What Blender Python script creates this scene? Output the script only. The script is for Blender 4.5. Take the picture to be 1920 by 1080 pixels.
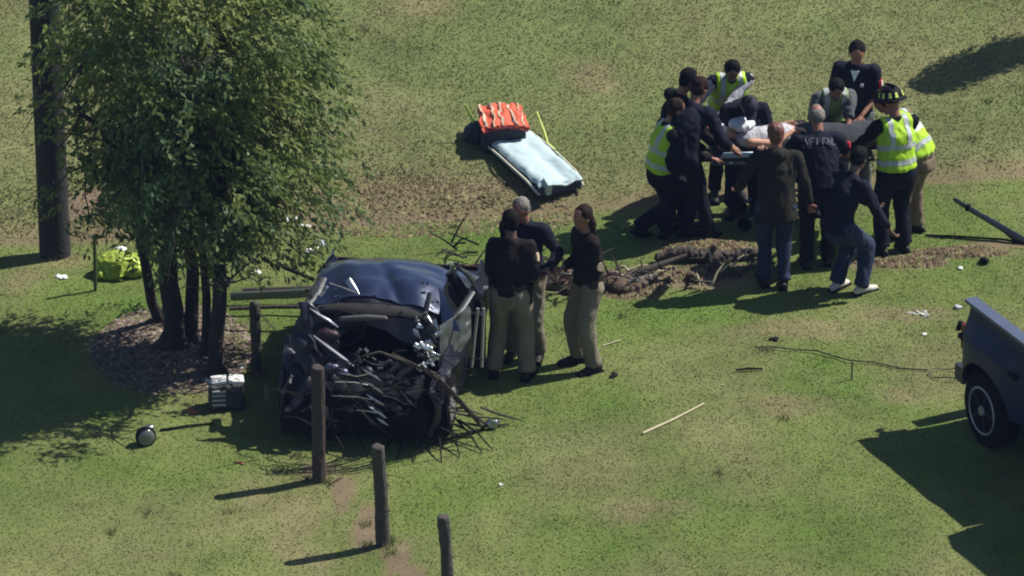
import bpy, bmesh, math, random
import numpy as np
from mathutils import Vector, Matrix, noise as mnoise, Quaternion
random.seed(7); rng = np.random.default_rng(11)
R = math.radians
for o in list(bpy.data.objects): bpy.data.objects.remove(o)
sc = bpy.context.scene
COL = sc.collection

# ------------------------------------------------------------------ camera
PITCH = R(25.0); DIST = 60.0; FPX = 182.0*DIST      # focal length in 1920-wide pixels
cam_d = bpy.data.cameras.new('camera'); cam = bpy.data.objects.new('camera', cam_d); COL.objects.link(cam)
cam_d.sensor_width = 36.0; cam_d.lens = 36.0*FPX/1920.0
cam_d.clip_start = 1.0; cam_d.clip_end = 2000.0
CAM = Vector((0, -DIST*math.cos(PITCH), DIST*math.sin(PITCH)))
cam.location = CAM; cam.rotation_euler = (R(90)-PITCH, 0, 0)
sc.camera = cam
# ------------------------------------------------------------------ light
SUN_EL = R(50.0); SUN_AZ = R(21.5)                   # azimuth measured from +X towards +Y
sd = Vector((math.cos(SUN_EL)*math.cos(SUN_AZ), math.cos(SUN_EL)*math.sin(SUN_AZ), math.sin(SUN_EL)))
w = bpy.data.worlds.new('World'); sc.world = w; w.use_nodes = True
nt = w.node_tree; nt.nodes.clear()
sky = nt.nodes.new('ShaderNodeTexSky'); sky.sky_type = 'NISHITA'; sky.sun_disc = False
sky.sun_elevation = SUN_EL; sky.ozone_density = 2.5; sky.sun_rotation = math.atan2(sd.x, sd.y); sky.air_density = 1.0; sky.dust_density = 0.6
bg = nt.nodes.new('ShaderNodeBackground'); bg.inputs['Strength'].default_value = 0.06
wo = nt.nodes.new('ShaderNodeOutputWorld')
nt.links.new(sky.outputs[0], bg.inputs[0]); nt.links.new(bg.outputs[0], wo.inputs[0])
ld = bpy.data.lights.new('sun', 'SUN'); ld.energy = 4.3; ld.angle = R(0.5); ld.color = (1.0, 0.95, 0.86)
lo = bpy.data.objects.new('sun', ld); COL.objects.link(lo)
lo.rotation_euler = (-sd).to_track_quat('-Z', 'Y').to_euler()
sc.view_settings.view_transform = 'Standard'; sc.view_settings.look = 'None'
sc.view_settings.exposure = 0.68; sc.view_settings.gamma = 1.0; sc.view_settings.use_curve_mapping = False
sc.render.engine = 'CYCLES'
sc.cycles.filter_width = 2.0
sc.cycles.max_bounces = 6

# ------------------------------------------------------------------ thin air haze
hm = bpy.data.meshes.new('haze'); hb = bmesh.new(); bmesh.ops.create_cube(hb, size=1.0)
for v_ in hb.verts: v_.co = Vector((v_.co.x*860, v_.co.y*860, v_.co.z*33+14.5-.0))
hb.to_mesh(hm); hb.free(); ho_ = bpy.data.objects.new('haze', hm); COL.objects.link(ho_); ho_['kind'] = 'stuff'; ho_['label'] = 'thin bluish air haze over the whole field'
hmat = bpy.data.materials.new('haze_air'); hmat.use_nodes = True; hn = hmat.node_tree.nodes; hn.clear()
hv = hn.new('ShaderNodeVolumePrincipled'); hv.inputs['Color'].default_value = (.36, .52, 1.0, 1); hv.inputs['Density'].default_value = .00024
hmo = hn.new('ShaderNodeOutputMaterial'); hmat.node_tree.links.new(hv.outputs[0], hmo.inputs['Volume']); hm.materials.append(hmat)
# ------------------------------------------------------------------ numpy value noise
_L = rng.random((256, 256))
def vn(x, y):
    xi = np.floor(x).astype(int); yi = np.floor(y).astype(int)
    fx = x-xi; fy = y-yi; fx = fx*fx*(3-2*fx); fy = fy*fy*(3-2*fy)
    a = _L[xi & 255, yi & 255]; b = _L[(xi+1) & 255, yi & 255]; c = _L[xi & 255, (yi+1) & 255]; d = _L[(xi+1) & 255, (yi+1) & 255]
    return (a*(1-fx)+b*fx)*(1-fy)+(c*(1-fx)+d*fx)*fy
def fbm(x, y, f=1.0, n=4):
    s = 0; a = 1; t = 0
    for i in range(n):
        s = s+a*vn(x*f+17.3*i, y*f+5.1*i); t += a; a *= .5; f *= 2.07
    return s/t

def P0(px, py):                                      # pixel -> flat ground (first guess, z=0)
    d = ray(px, py); t = -CAM.z/d.z
    return CAM+d*t
def ray(px, py):
    d = Vector(((px-960)/FPX, (540-py)/FPX, -1.0)); d.normalize()
    return Matrix.Rotation(R(90)-PITCH, 3, 'X') @ d
def zedge(x): return 1.95+np.where(x > 0, .2, .14)*x
MOUNDS = [(P0(1285, 522), .55, .22, .08), (P0(1375, 515), .35, .16, .05), (P0(1330, 470), .5, .2, .07), (P0(1215, 545), .25, .14, .04),
          (P0(1690, 500), .5, .2, .03), (P0(1810, 480), .5, .2, .05), (P0(720, 1030), .12, .12, .04), (P0(330, 660), .7, .6, .06)]
def H(x, y):
    x = np.asarray(x, float); y = np.asarray(y, float)
    e = zedge(x); t = y-e
    h = .045*(fbm(x, y, .9, 3)-.5)+.02*(fbm(x, y, 4.0, 2)-.5)
    bank = np.where(t > 0, .10*t, 0)-.05*np.exp(-((t+.12)/.28)**2)+.05*np.exp(-((t-.25)/.25)**2)
    far = np.clip(t-14, 0, None); bank = bank-far*.10
    h = h+bank+.06*(fbm(x+9, y, 2.6, 3)-.5)*np.exp(-((t-.6)/1.0)**2)
    for c, a, b, k in MOUNDS:
        g = np.exp(-((x-c.x)/a)**2-((y-c.y)/b)**2)
        h = h+g*k*(.5+1.0*fbm(x, y, 9, 3))
    return h
def Hs(x, y): return float(H(np.array([x]), np.array([y]))[0])
def G(px, py):                                       # pixel -> point on the real terrain
    d = ray(px, py); z = 0.0
    for _ in range(12):
        p = CAM+d*((z-CAM.z)/d.z); z = Hs(p.x, p.y)
    return Vector((p.x, p.y, z))
def W(px, py, Y):                                    # pixel -> point on its ray at world depth Y
    d = ray(px, py); return CAM+d*((Y-CAM.y)/d.y)

# ------------------------------------------------------------------ materials
def mat(name, col, rough=.8, metal=0, nscale=6, namt=.25, bump=.0, bscale=40, coat=0, sheen=0, trans=0, spec=None):
    m = bpy.data.materials.new(name); m.use_nodes = True; n = m.node_tree.nodes; l = m.node_tree.links
    b = n['Principled BSDF']; b.inputs['Roughness'].default_value = rough; b.inputs['Metallic'].default_value = metal
    if coat: b.inputs['Coat Weight'].default_value = coat; b.inputs['Coat Roughness'].default_value = .05
    if sheen: b.inputs['Sheen Weight'].default_value = sheen
    if spec is not None: b.inputs['Specular IOR Level'].default_value = spec
    tc = n.new('ShaderNodeTexCoord'); nz = n.new('ShaderNodeTexNoise'); nz.inputs['Scale'].default_value = nscale; nz.inputs['Detail'].default_value = 5
    l.new(tc.outputs['Object'], nz.inputs['Vector'])
    mx = n.new('ShaderNodeMix'); mx.data_type = 'RGBA'
    mx.inputs[6].default_value = (*[c*(1-namt) for c in col], 1); mx.inputs[7].default_value = (*[min(1, c*(1+namt)) for c in col], 1)
    l.new(nz.outputs['Fac'], mx.inputs[0]); l.new(mx.outputs[2], b.inputs['Base Color'])
    if bump:
        n2 = n.new('ShaderNodeTexNoise'); n2.inputs['Scale'].default_value = bscale; n2.inputs['Detail'].default_value = 4
        l.new(tc.outputs['Object'], n2.inputs['Vector'])
        bp = n.new('ShaderNodeBump'); bp.inputs['Strength'].default_value = bump; bp.inputs['Distance'].default_value = .02
        l.new(n2.outputs['Fac'], bp.inputs['Height']); l.new(bp.outputs['Normal'], b.inputs['Normal'])
    return m
def attr_mat(name, rough=.85, sat=.25, transl=0, fine=60, bump=.3):
    m = bpy.data.materials.new(name); m.use_nodes = True; n = m.node_tree.nodes; l = m.node_tree.links
    b = n['Principled BSDF']; b.inputs['Roughness'].default_value = rough; b.inputs['Specular IOR Level'].default_value = .2
    a = n.new('ShaderNodeAttribute'); a.attribute_name = 'col'
    geo = n.new('ShaderNodeNewGeometry'); nz = n.new('ShaderNodeTexNoise'); nz.inputs['Scale'].default_value = fine; nz.inputs['Detail'].default_value = 3
    l.new(geo.outputs['Position'], nz.inputs['Vector'])
    mr = n.new('ShaderNodeMapRange'); mr.inputs[1].default_value = .3; mr.inputs[2].default_value = .7; mr.inputs[3].default_value = 1-sat; mr.inputs[4].default_value = 1+sat
    l.new(nz.outputs['Fac'], mr.inputs[0])
    vm = n.new('ShaderNodeVectorMath'); vm.operation = 'SCALE'
    l.new(a.outputs['Color'], vm.inputs[0]); l.new(mr.outputs[0], vm.inputs['Scale']); l.new(vm.outputs[0], b.inputs['Base Color'])
    if bump:
        bp = n.new('ShaderNodeBump'); bp.inputs['Strength'].default_value = bump; bp.inputs['Distance'].default_value = .02
        l.new(nz.outputs['Fac'], bp.inputs['Height']); l.new(bp.outputs['Normal'], b.inputs['Normal'])
    if transl:
        tr = n.new('ShaderNodeBsdfTranslucent'); l.new(vm.outputs[0], tr.inputs['Color'])
        ms = n.new('ShaderNodeMixShader'); ms.inputs[0].default_value = transl
        out = [q for q in n if q.type == 'OUTPUT_MATERIAL'][0]
        l.new(b.outputs[0], ms.inputs[1]); l.new(tr.outputs[0], ms.inputs[2]); l.new(ms.outputs[0], out.inputs[0])
    return m
M = {}
def cm(key, *a, **k):
    if key not in M: M[key] = mat(key, *a, **k)
    return M[key]
ground_m = attr_mat('turf_soil', .95, .10, 0, 30, .03)
grass_m = attr_mat('grass_blade', .7, .12, .25, 30, 0)
leaf_m = attr_mat('leaf', .5, .1, .45, 20, 0)
chip_m = attr_mat('bark_chip', .95, .15, 0, 60, 0)
bark = cm('bark', (.028, .022, .020), .95, bump=.8, bscale=25, namt=.4)
pole_m = cm('creosoted_pole', (.020, .018, .022), .85, bump=.5, bscale=30)
post_m = cm('weathered_post', (.055, .050, .044), .9, bump=.6, bscale=30, namt=.4)
post_red = cm('rusty_post', (.042, .030, .028), .8, bump=.4, namt=.4)
skin_l = cm('skin_light', (.30, .17, .12), .6, nscale=9, namt=.12)
skin_r = cm('skin_ruddy', (.25, .11, .075), .6, nscale=9, namt=.15)
skin_d = cm('skin_tan', (.13, .07, .05), .6, nscale=9, namt=.12)
eye_m = cm('eye', (.02, .015, .012), .3)
navy = cm('navy_cloth', (.006, .008, .019), .85, bump=.4, bscale=60, spec=.2)
navy2 = cm('dark_navy_trousers', (.005, .006, .013), .9, bump=.4, bscale=60, spec=.2)
blackc = cm('black_cloth', (.004, .004, .006), .9, bump=.4, bscale=60, spec=.2)
maroon = cm('dark_brown_cloth', (.010, .006, .007), .85, bump=.4, bscale=60, spec=.2)
olive = cm('olive_cloth', (.019, .018, .014), .9, bump=.4, bscale=50, spec=.2)
khaki = cm('khaki_cloth', (.17, .148, .108), .9, bump=.4, bscale=50)
jeans = cm('blue_denim', (.011, .022, .060), .9, bump=.4, bscale=60)
grey_c = cm('grey_cloth', (.075, .085, .095), .85, bump=.4)
tan_c = cm('tan_turnout_cloth', (.16, .12, .08), .85, bump=.4, namt=.5)
lime = cm('lime_fabric', (.36, .60, .02), .75, nscale=5, namt=.12, bump=.2)
refl = cm('reflective_tape', (.42, .46, .46), .45, .1, namt=.1)
white_c = cm('white_cloth', (.62, .66, .70), .8, bump=.3, namt=.06)
grey_white = cm('grey_white_cloth', (.40, .40, .44), .8, bump=.5, nscale=12, namt=.5)
leather = cm('black_leather', (.008, .007, .007), .6, spec=.3)
sneaker = cm('pale_sneaker', (.5, .46, .42), .7)
hair_k = cm('black_hair', (.004, .0035, .004), .8, spec=.15, bump=.6, bscale=50)
hair_b = cm('brown_hair', (.020, .011, .008), .8, spec=.15, bump=.6, bscale=50)
hair_g = cm('grey_hair', (.16, .145, .135), .8, bump=.6, bscale=50, namt=.4)
hair_r = cm('auburn_hair', (.12, .04, .025), .5, bump=.6, bscale=50)
carblue = cm('skylit_car_paint', (.020, .030, .075), .30, .3, nscale=3, namt=.35, coat=.4, bump=.25, bscale=7)  # paler copy of the car paint, sky light on the roof put in
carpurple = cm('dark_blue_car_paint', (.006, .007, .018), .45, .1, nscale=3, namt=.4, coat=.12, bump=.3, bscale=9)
rawmetal = cm('bare_bent_metal', (.36, .37, .40), .32, .9, nscale=8, namt=.4, bump=.3, bscale=12)
greymetal = cm('dull_grey_metal', (.06, .065, .068), .5, .5, nscale=6, namt=.5, bump=.3)
darkmetal = cm('dark_oily_metal', (.006, .007, .010), .75, 0, spec=.12, nscale=8, namt=.5, bump=.4)
plastic = cm('black_plastic', (.005, .006, .009), .7, spec=.15, nscale=8, namt=.3)
greypl = cm('grey_plastic', (.022, .021, .022), .8, spec=.2, nscale=8, namt=.3)
rubber = cm('tyre_rubber', (.006, .006, .007), .9, spec=.1)
rim_m = cm('polished_rim', (.34, .35, .40), .42, .7)
glass = cm('dark_glass', (.012, .014, .018), .06, 0, spec=.7)
whitepl = cm('white_plastic', (.72, .72, .70), .5, namt=.08)
truckp = cm('dark_blue_truck_paint', (.006, .014, .052), .5, 0, nscale=2, namt=.2, coat=.12, spec=.3)
orange = cm('orange_fabric', (.58, .10, .05), .8, nscale=8, namt=.15, bump=.3)
cream = cm('cream_strap', (.55, .42, .30), .8, namt=.1)
yellowst = cm('yellow_green_strap', (.62, .75, .16), .7, namt=.1)
sheet_m = cm('pale_blue_sheet', (.42, .54, .57), .8, nscale=4, namt=.05, bump=.3, bscale=10)
darkcloth = cm('dark_underside', (.03, .035, .05), .8)
palewood = cm('pale_wood', (.45, .40, .26), .8, namt=.2)
deadwood = cm('dead_wood', (.045, .036, .030), .9, bump=.7, bscale=25, namt=.5)
twig_m = cm('dark_twig', (.010, .008, .008), .85, spec=.15, namt=.4)
soil_m = cm('clod_soil', (.085, .058, .040), .95, bump=.6, namt=.4)
red_d = cm('red_brown_scrap', (.22, .07, .03), .7)
wirem = cm('black_wire', (.012, .012, .012), .6)
redp = cm('red_patch', (.45, .015, .03), .7)
whitep = cm('patch_white', (.7, .7, .72), .7, namt=.1)
letters = cm('grey_lettering', (.15, .155, .20), .8, namt=.2)
greenbag = cm('green_bag_cloth', (.24, .32, .03), .7, namt=.35, bump=.4)
slate = cm('blue_grey_metal', (.09, .11, .14), .4, .6, namt=.3)

# ------------------------------------------------------------------ mesh building
def tag(o, label=None, cat=None, group=None, kind=None):
    if label: o['label'] = label
    if cat: o['category'] = cat
    if group: o['group'] = group
    if kind: o['kind'] = kind
    return o
def empty(name, loc, rz=0, **k):
    o = bpy.data.objects.new(name, None); o.empty_display_size = .2; COL.objects.link(o)
    o.location = loc; o.rotation_euler = (0, 0, rz); tag(o, **k); return o
class MB:
    def __init__(s): s.v = []; s.f = []
    def add(s, vs, fs):
        b = len(s.v); s.v += [tuple(v) for v in vs]; s.f += [tuple(i+b for i in f) for f in fs]; return s
    def box(s, c, size, rot=None, taper=1.0):
        c = Vector(c); hx, hy, hz = [q/2 for q in size]; vs = []
        for z in (-1, 1):
            k = taper if z > 0 else 1
            for x, y in ((-1, -1), (1, -1), (1, 1), (-1, 1)):
                p = Vector((x*hx*k, y*hy*k, z*hz)); vs.append(c+(rot @ p if rot else p))
        return s.add(vs, [(0, 3, 2, 1), (4, 5, 6, 7), (0, 1, 5, 4), (1, 2, 6, 5), (2, 3, 7, 6), (3, 0, 4, 7)])
    def tube(s, pts, rad, n=8, sx=None, flat=1.0, dome=False):
        pts = [Vector(p) for p in pts]
        if not isinstance(rad, (list, tuple)): rad = [rad]*len(pts)
        rad = [(r, r*flat) if not isinstance(r, tuple) else r for r in rad]
        if dome:
            d0 = (pts[0]-pts[1]).normalized(); d1 = (pts[-1]-pts[-2]).normalized()
            r0 = rad[0]; r1 = rad[-1]; m0 = min(r0); m1 = min(r1)
            pts = [pts[0]+d0*m0*.95, pts[0]+d0*m0*.7]+pts+[pts[-1]+d1*m1*.7, pts[-1]+d1*m1*.95]
            rad = [(r0[0]*.3, r0[1]*.3), (r0[0]*.72, r0[1]*.72)]+rad+[(r1[0]*.72, r1[1]*.72), (r1[0]*.3, r1[1]*.3)]
        vs = []; prev = None
        for i, p in enumerate(pts):
            t = (pts[min(i+1, len(pts)-1)]-pts[max(i-1, 0)])
            t = t.normalized() if t.length > 1e-9 else Vector((0, 0, 1))
            a = Vector(sx) if sx is not None else (prev if prev else Vector((1, 0, 0)) if abs(t.x) < .8 else Vector((0, 1, 0)))
            a = a-t*a.dot(t)
            a = a.normalized() if a.length > 1e-6 else t.orthogonal().normalized()
            b = t.cross(a); prev = a
            for k in range(n):
                q = 2*math.pi*k/n; vs.append(p+a*math.cos(q)*rad[i][0]+b*math.sin(q)*rad[i][1])
        fs = []
        for i in range(len(pts)-1):
            for k in range(n):
                fs.append((i*n+k, i*n+(k+1) % n, (i+1)*n+(k+1) % n, (i+1)*n+k))
        fs.append(tuple(range(n-1, -1, -1))); fs.append(tuple((len(pts)-1)*n+k for k in range(n)))
        return s.add(vs, fs)
    def ell(s, c, r, rot=None, n=12, m=8):
        c = Vector(c); vs = []
        for j in range(1, m):
            a = math.pi*j/m
            for k in range(n):
                q = 2*math.pi*k/n; p = Vector((r[0]*math.sin(a)*math.cos(q), r[1]*math.sin(a)*math.sin(q), r[2]*math.cos(a)))
                vs.append(c+(rot @ p if rot else p))
        top = Vector((0, 0, r[2])); bot = Vector((0, 0, -r[2]))
        vs += [c+(rot @ top if rot else top), c+(rot @ bot if rot else bot)]
        fs = []
        for j in range(m-2):
            for k in range(n): fs.append((j*n+k, (j+1)*n+k, (j+1)*n+(k+1) % n, j*n+(k+1) % n))
        T = (m-1)*n
        for k in range(n):
            fs.append((T, k, (k+1) % n)); fs.append((T+1, (m-2)*n+(k+1) % n, (m-2)*n+k))
        return s.add(vs, fs)
    def grid(s, fn, nu, nv, thick=0.0):                # fn(u,v)->point ; closed slab if thick
        P = [[Vector(fn(i/nu, j/nv)) for j in range(nv+1)] for i in range(nu+1)]
        vs = [p for r_ in P for p in r_]; W_ = nv+1
        fs = [(i*W_+j, (i+1)*W_+j, (i+1)*W_+j+1, i*W_+j+1) for i in range(nu) for j in range(nv)]
        if thick:
            nrm = []
            for i in range(nu+1):
                for j in range(nv+1):
                    du = P[min(i+1, nu)][j]-P[max(i-1, 0)][j]; dv = P[i][min(j+1, nv)]-P[i][max(j-1, 0)]
                    q = du.cross(dv); nrm.append(q.normalized() if q.length > 1e-9 else Vector((0, 0, 1)))
            o = len(vs); vs += [v-q*thick for v, q in zip(vs, nrm)]
            fs += [tuple(o+k for k in reversed(f)) for f in list(fs)]
            ring = [(i, 0) for i in range(nu)]+[(nu, j) for j in range(nv)]+[(i, nv) for i in range(nu, 0, -1)]+[(0, j) for j in range(nv, 0, -1)]
            ids = [i*W_+j for i, j in ring]
            for a, b in zip(ids, ids[1:]+ids[:1]): fs.append((b, a, a+o, b+o))
        return s.add(vs, fs)
    def mesh(s, name):
        me = bpy.data.meshes.new(name); me.from_pydata(s.v, [], s.f); me.update(); return me
    def build(s, name, m, parent=None, smooth=True, **k):
        me = s.mesh(name); return link(name, me, m, parent, smooth, **k)
def link(name, me, m, parent=None, smooth=True, **k):
    o = bpy.data.objects.new(name, me); COL.objects.link(o)
    for q in (m if isinstance(m, (list, tuple)) else [m]): me.materials.append(q)
    if smooth:
        me.polygons.foreach_set('use_smooth', [True]*len(me.polygons))
        me.set_sharp_from_angle(angle=R(50))
    if parent: o.parent = parent
    tag(o, **k); return o
TS = bpy.data.scenes.new('workbench')
def voxel(mb, size, smooth=3, fold=0.0, fs=9.0, seed=0, stretch=(1, 1, .5)):
    me = mb.mesh('tmp'); o = bpy.data.objects.new('tmp', me); TS.collection.objects.link(o)
    r = o.modifiers.new('r', 'REMESH'); r.mode = 'VOXEL'; r.voxel_size = size
    if smooth:
        q = o.modifiers.new('s', 'SMOOTH'); q.iterations = smooth; q.factor = .5
    VL = TS.view_layers[0]; VL.update(); dg = VL.depsgraph; out = bpy.data.meshes.new_from_object(o.evaluated_get(dg))
    bpy.data.objects.remove(o); bpy.data.meshes.remove(me)
    if fold:
        off = Vector((seed*3.7, seed*1.3, seed*2.1))
        for v in out.vertices:
            p = v.co; q = Vector((p.x*stretch[0], p.y*stretch[1], p.z*stretch[2]))*fs+off
            a = mnoise.noise(q); b = 1-abs(mnoise.noise(q*1.9+Vector((5, 5, 5))))*2
            v.co = p+v.normal*(fold*(a*.9+b*.6))
        out.update()
    return out

# ------------------------------------------------------------------ GROUND
def spaced(a, b, step, far):
    c = list(np.arange(a, b+1e-6, step)); s = step*1.3; lo_ = [a]; x = a
    while x > -far: x -= s; lo_.append(x); s *= 1.35
    s = step*1.3; hi = []; x = b
    while x < far: x += s; hi.append(x); s *= 1.35
    return np.array(lo_[::-1][:-1]+c+hi)
# colour of the ground (soil, dry thatch, green turf, painted bank shading) at a world point
def px2(x, y):                                       # world -> picture coordinates of the photograph (for laying out real soil patches)
    return None
JIT = {}
def blob(x, y, px, py, rx, ry, soft=.6):             # patch centred on the ground point seen at (px,py), radii in metres
    c = P0(px, py); k_ = (id(x), len(x))
    if k_ not in JIT: JIT.clear(); JIT[k_] = (x, (fbm(x, y, 2.3, 3)-.5)*1.1, (fbm(x+40, y, 2.3, 3)-.5)*1.1)
    jx, jy = JIT[k_][1:]
    d = np.sqrt(((x-c.x+jx*rx)/rx)**2+((y-c.y+jy*ry)/ry)**2)
    return np.clip((1.25-d)/soft, 0, 1)
def masks(x, y):
    t = y-zedge(x)
    up = np.clip(t/.35+.5, 0, 1)
    dry = .55*np.clip((fbm(x, y, .55, 4)-.45)*4, 0, 1)
    band = np.exp(-((t-.45)/(.55))**2)*np.clip((1.6-x)/2.2, .25, 1)*np.clip((x+6)/3, .3, 1)
    band = np.maximum(band, .75*np.exp(-((t-.05)/.22)**2))
    dry = np.maximum(dry*.8, band*(.65+.9*fbm(x, y, 2.2, 3)))
    for a in ((1010, 390, .8, .25), (1200, 955, .5, .3), (540, 980, .35, 1.1), (470, 930, .3, .5), (1480, 760, .5, .3), (1680, 740, .35, .25),
              (1500, 620, .9, .25), (1700, 590, .7, .3), (1105, 180, .35, .4), (790, 80, .5, .5), (40, 520, .3, .5), (1130, 200, .3, .3), (100, 490, .4, .25), (560, 1040, .4, .4)):
        dry = np.maximum(dry, .75*blob(x, y, *a, soft=.9))
    soil = np.zeros_like(x)
    for a in ((1270, 520, .75, .26), (1385, 512, .42, .2), (1330, 468, .55, .22), (1180, 545, .4, .22), (1690, 495, .55, .2), (1800, 478, .55, .16), (1880, 460, .4, .12),
              (640, 930, .13, .35), (690, 990, .14, .45), (745, 1045, .16, .4), (600, 880, .16, .3), (780, 1085, .14, .4), (1060, 530, .3, .3),
              (170, 395, .5, .35), (250, 370, .5, .25)):  # last pair: brown patch at left with the ditch bank's shading painted in
        soil = np.maximum(soil, .9*blob(x, y, *a, soft=.6))
    line = np.exp(-((t+.03)/.07)**2)*np.clip(fbm(x, y, 1.2, 3)*3-.8, 0, 1)
    soil = np.maximum(soil, .9*line)
    mulch = np.maximum(blob(x, y, 315, 650, .62, .85, .5), blob(x, y, 400, 700, .3, .45, .4))
    return up, np.clip(dry, 0, 1), np.clip(soil, 0, 1), mulch
def groundcol(x, y, blade=False):
    up, dry, soil, mulch = masks(x, y)
    g1 = np.array([.128, .158, .046]); g1b = np.array([.092, .146, .028]); g2 = np.array([.128, .154, .054]); d = np.array([.215, .172, .100]); s = np.array([.165, .120, .080]); mu = np.array([.17, .13, .105])
    n = np.clip((fbm(x+3, y+7, .8, 3)-.35)*2.5, 0, 1)[:, None]
    low = g1*(1-n)+g1b*n
    c = low*(1-up[:, None])+g2*up[:, None]
    c = c*(1-.75*dry[:, None])+d*.75*dry[:, None]
    c = c*(1-soil[:, None])+s*soil[:, None]
    if not blade: c = c*.95
    c = c*(1-mulch[:, None])+mu*mulch[:, None]
    ca, sa = math.cos(.9), math.sin(.9); xr = x*ca-y*sa; yr = x*sa+y*ca
    streak = fbm(xr*2.2, yr*9.0, 1.0, 3); streak2 = fbm(x*6, y*1.6, 1.0, 3)
    st_ = np.clip((1.5-x)/3, 0, 1); mott = (.84+.32*fbm(x, y, 5.5, 3))*(.80+.40*fbm(x+50, y, .9, 3))*(1+(.30*(streak-.5))*st_*up+.22*(streak2-.5)*up*(1-st_))
    return c*mott[:, None]
xs = spaced(-7.5, 7.5, .05, 300); ys = spaced(-10.5, 9.5, .07, 300)
X, Y = np.meshgrid(xs, ys, indexing='ij'); Xf, Yf = X.ravel(), Y.ravel()
Z = H(Xf, Yf)
nx, ny = len(xs), len(ys)
import bisect
_zx = xs.tolist(); _zy = ys.tolist(); _zz = Z.reshape(nx, ny)
def Hs(x, y):
    i = min(max(bisect.bisect_right(_zx, x)-1, 0), nx-2); j = min(max(bisect.bisect_right(_zy, y)-1, 0), ny-2)
    u = (x-_zx[i])/(_zx[i+1]-_zx[i]); v = (y-_zy[j])/(_zy[j+1]-_zy[j])
    return float((_zz[i, j]*(1-u)+_zz[i+1, j]*u)*(1-v)+(_zz[i, j+1]*(1-u)+_zz[i+1, j+1]*u)*v)
me = bpy.data.meshes.new('ground')
idx = np.arange(nx*ny).reshape(nx, ny)
F = np.stack([idx[:-1, :-1], idx[1:, :-1], idx[1:, 1:], idx[:-1, 1:]], -1).reshape(-1, 4)
def np_mesh(me, V, F):
    k = F.shape[1]
    me.vertices.add(len(V)); me.vertices.foreach_set('co', V.astype(np.float32).ravel())
    me.loops.add(F.size); me.loops.foreach_set('vertex_index', F.astype(np.int32).ravel())
    me.polygons.add(len(F)); me.polygons.foreach_set('loop_start', np.arange(0, F.size, k, dtype=np.int32))
    me.update(calc_edges=True)
def set_col(me, c):
    a = me.color_attributes.new('col', 'FLOAT_COLOR', 'POINT')
    a.data.foreach_set('color', np.concatenate([c, np.ones((len(c), 1))], 1).astype(np.float32).ravel())
np_mesh(me, np.stack([Xf, Yf, Z], 1), F); set_col(me, groundcol(Xf, Yf))
go = link('ground', me, ground_m); tag(go, 'mown green lawn rising to a dull olive bank', kind='structure')

# grass blades (one triangle each)
N = 400000
bx = rng.uniform(-6.6, 6.6, N); by = rng.uniform(-9.0, 8.6, N)
up, dry, soil, mulch = masks(bx, by)
keep = (mulch < .35) & (rng.random(N) > soil*.93)
tt = by-zedge(bx)
bx, by, up, dry, tt = bx[keep], by[keep], up[keep], dry[keep], tt[keep]; N = len(bx)
bz = H(bx, by)
clump = fbm(bx, by, 6.0, 2)
hgt = (.007+.005*rng.random(N)+.008*np.clip(clump-.5, 0, 1))*(1+.45*up)*(1+.9*np.exp(-((tt-.5)/.6)**2)*np.clip((1-bx)/2, 0, 1))
ang = rng.uniform(0, 2*np.pi, N); wd = .007+.007*rng.random(N)
ln = hgt*rng.uniform(.6, 1.7, N); la = rng.uniform(0, 2*np.pi, N)
B0 = np.stack([bx-np.cos(ang)*wd, by-np.sin(ang)*wd, bz-.004], 1); B1 = np.stack([bx+np.cos(ang)*wd, by+np.sin(ang)*wd, bz-.004], 1)
B2 = np.stack([bx+np.cos(la)*ln+up*.01, by+np.sin(la)*ln, bz+hgt], 1)
V = np.stack([B0, B1, B2], 1).reshape(-1, 3); F = np.arange(3*N).reshape(-1, 3)
c = groundcol(bx, by, True)*(.97+.16*rng.random(N))[:, None]
straw = rng.random(N) < (.04+.2*dry); c[straw] = np.array([.30, .26, .14])*(.6+.6*rng.random(straw.sum()))[:, None]
me = bpy.data.meshes.new('grass'); np_mesh(me, V, F); set_col(me, np.repeat(c, 3, 0))
link('grass', me, grass_m, smooth=False, label='short green and straw coloured grass over the whole field', kind='stuff')

NT = 75; tv = []; tc = []
tcx_, tcy_ = rng.uniform(-5.6, 5.6, NT), rng.uniform(-6.5, 7, NT)
hp = [(598, 900), (719, 1020), (845, 1150), (480, 700), (104, 480)]
for k_, (a_, b_) in enumerate(hp*5): q_ = P0(a_, b_); tcx_[k_] = q_.x+rng.normal()*.07; tcy_[k_] = q_.y+rng.normal()*.07
for cx_, cy_ in zip(tcx_, tcy_):
    n_ = 26; ux = cx_+rng.normal(0, .035, n_); uy = cy_+rng.normal(0, .035, n_); uz = H(ux, uy); hh_ = rng.uniform(.03, .085, n_); aa = rng.uniform(0, 6.28, n_); ll = hh_*rng.uniform(.3, 1.1, n_)
    col_ = np.array([(.09, .14, .03), (.14, .16, .05), (.20, .18, .09)][rng.integers(0, 3)])
    for i in range(n_):
        tv += [(ux[i]-.005, uy[i], uz[i]), (ux[i]+.005, uy[i]+.004, uz[i]), (ux[i]+math.cos(aa[i])*ll[i], uy[i]+math.sin(aa[i])*ll[i], uz[i]+hh_[i])]; tc += [col_*rng.uniform(.7, 1.2)]*3
me = bpy.data.meshes.new('tall_grass'); np_mesh(me, np.array(tv), np.arange(len(tv)).reshape(-1, 3)); set_col(me, np.array(tc))
link('tall_grass', me, grass_m, smooth=False, label='scattered taller tufts and weeds in the lawn and round the posts', kind='stuff')

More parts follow.
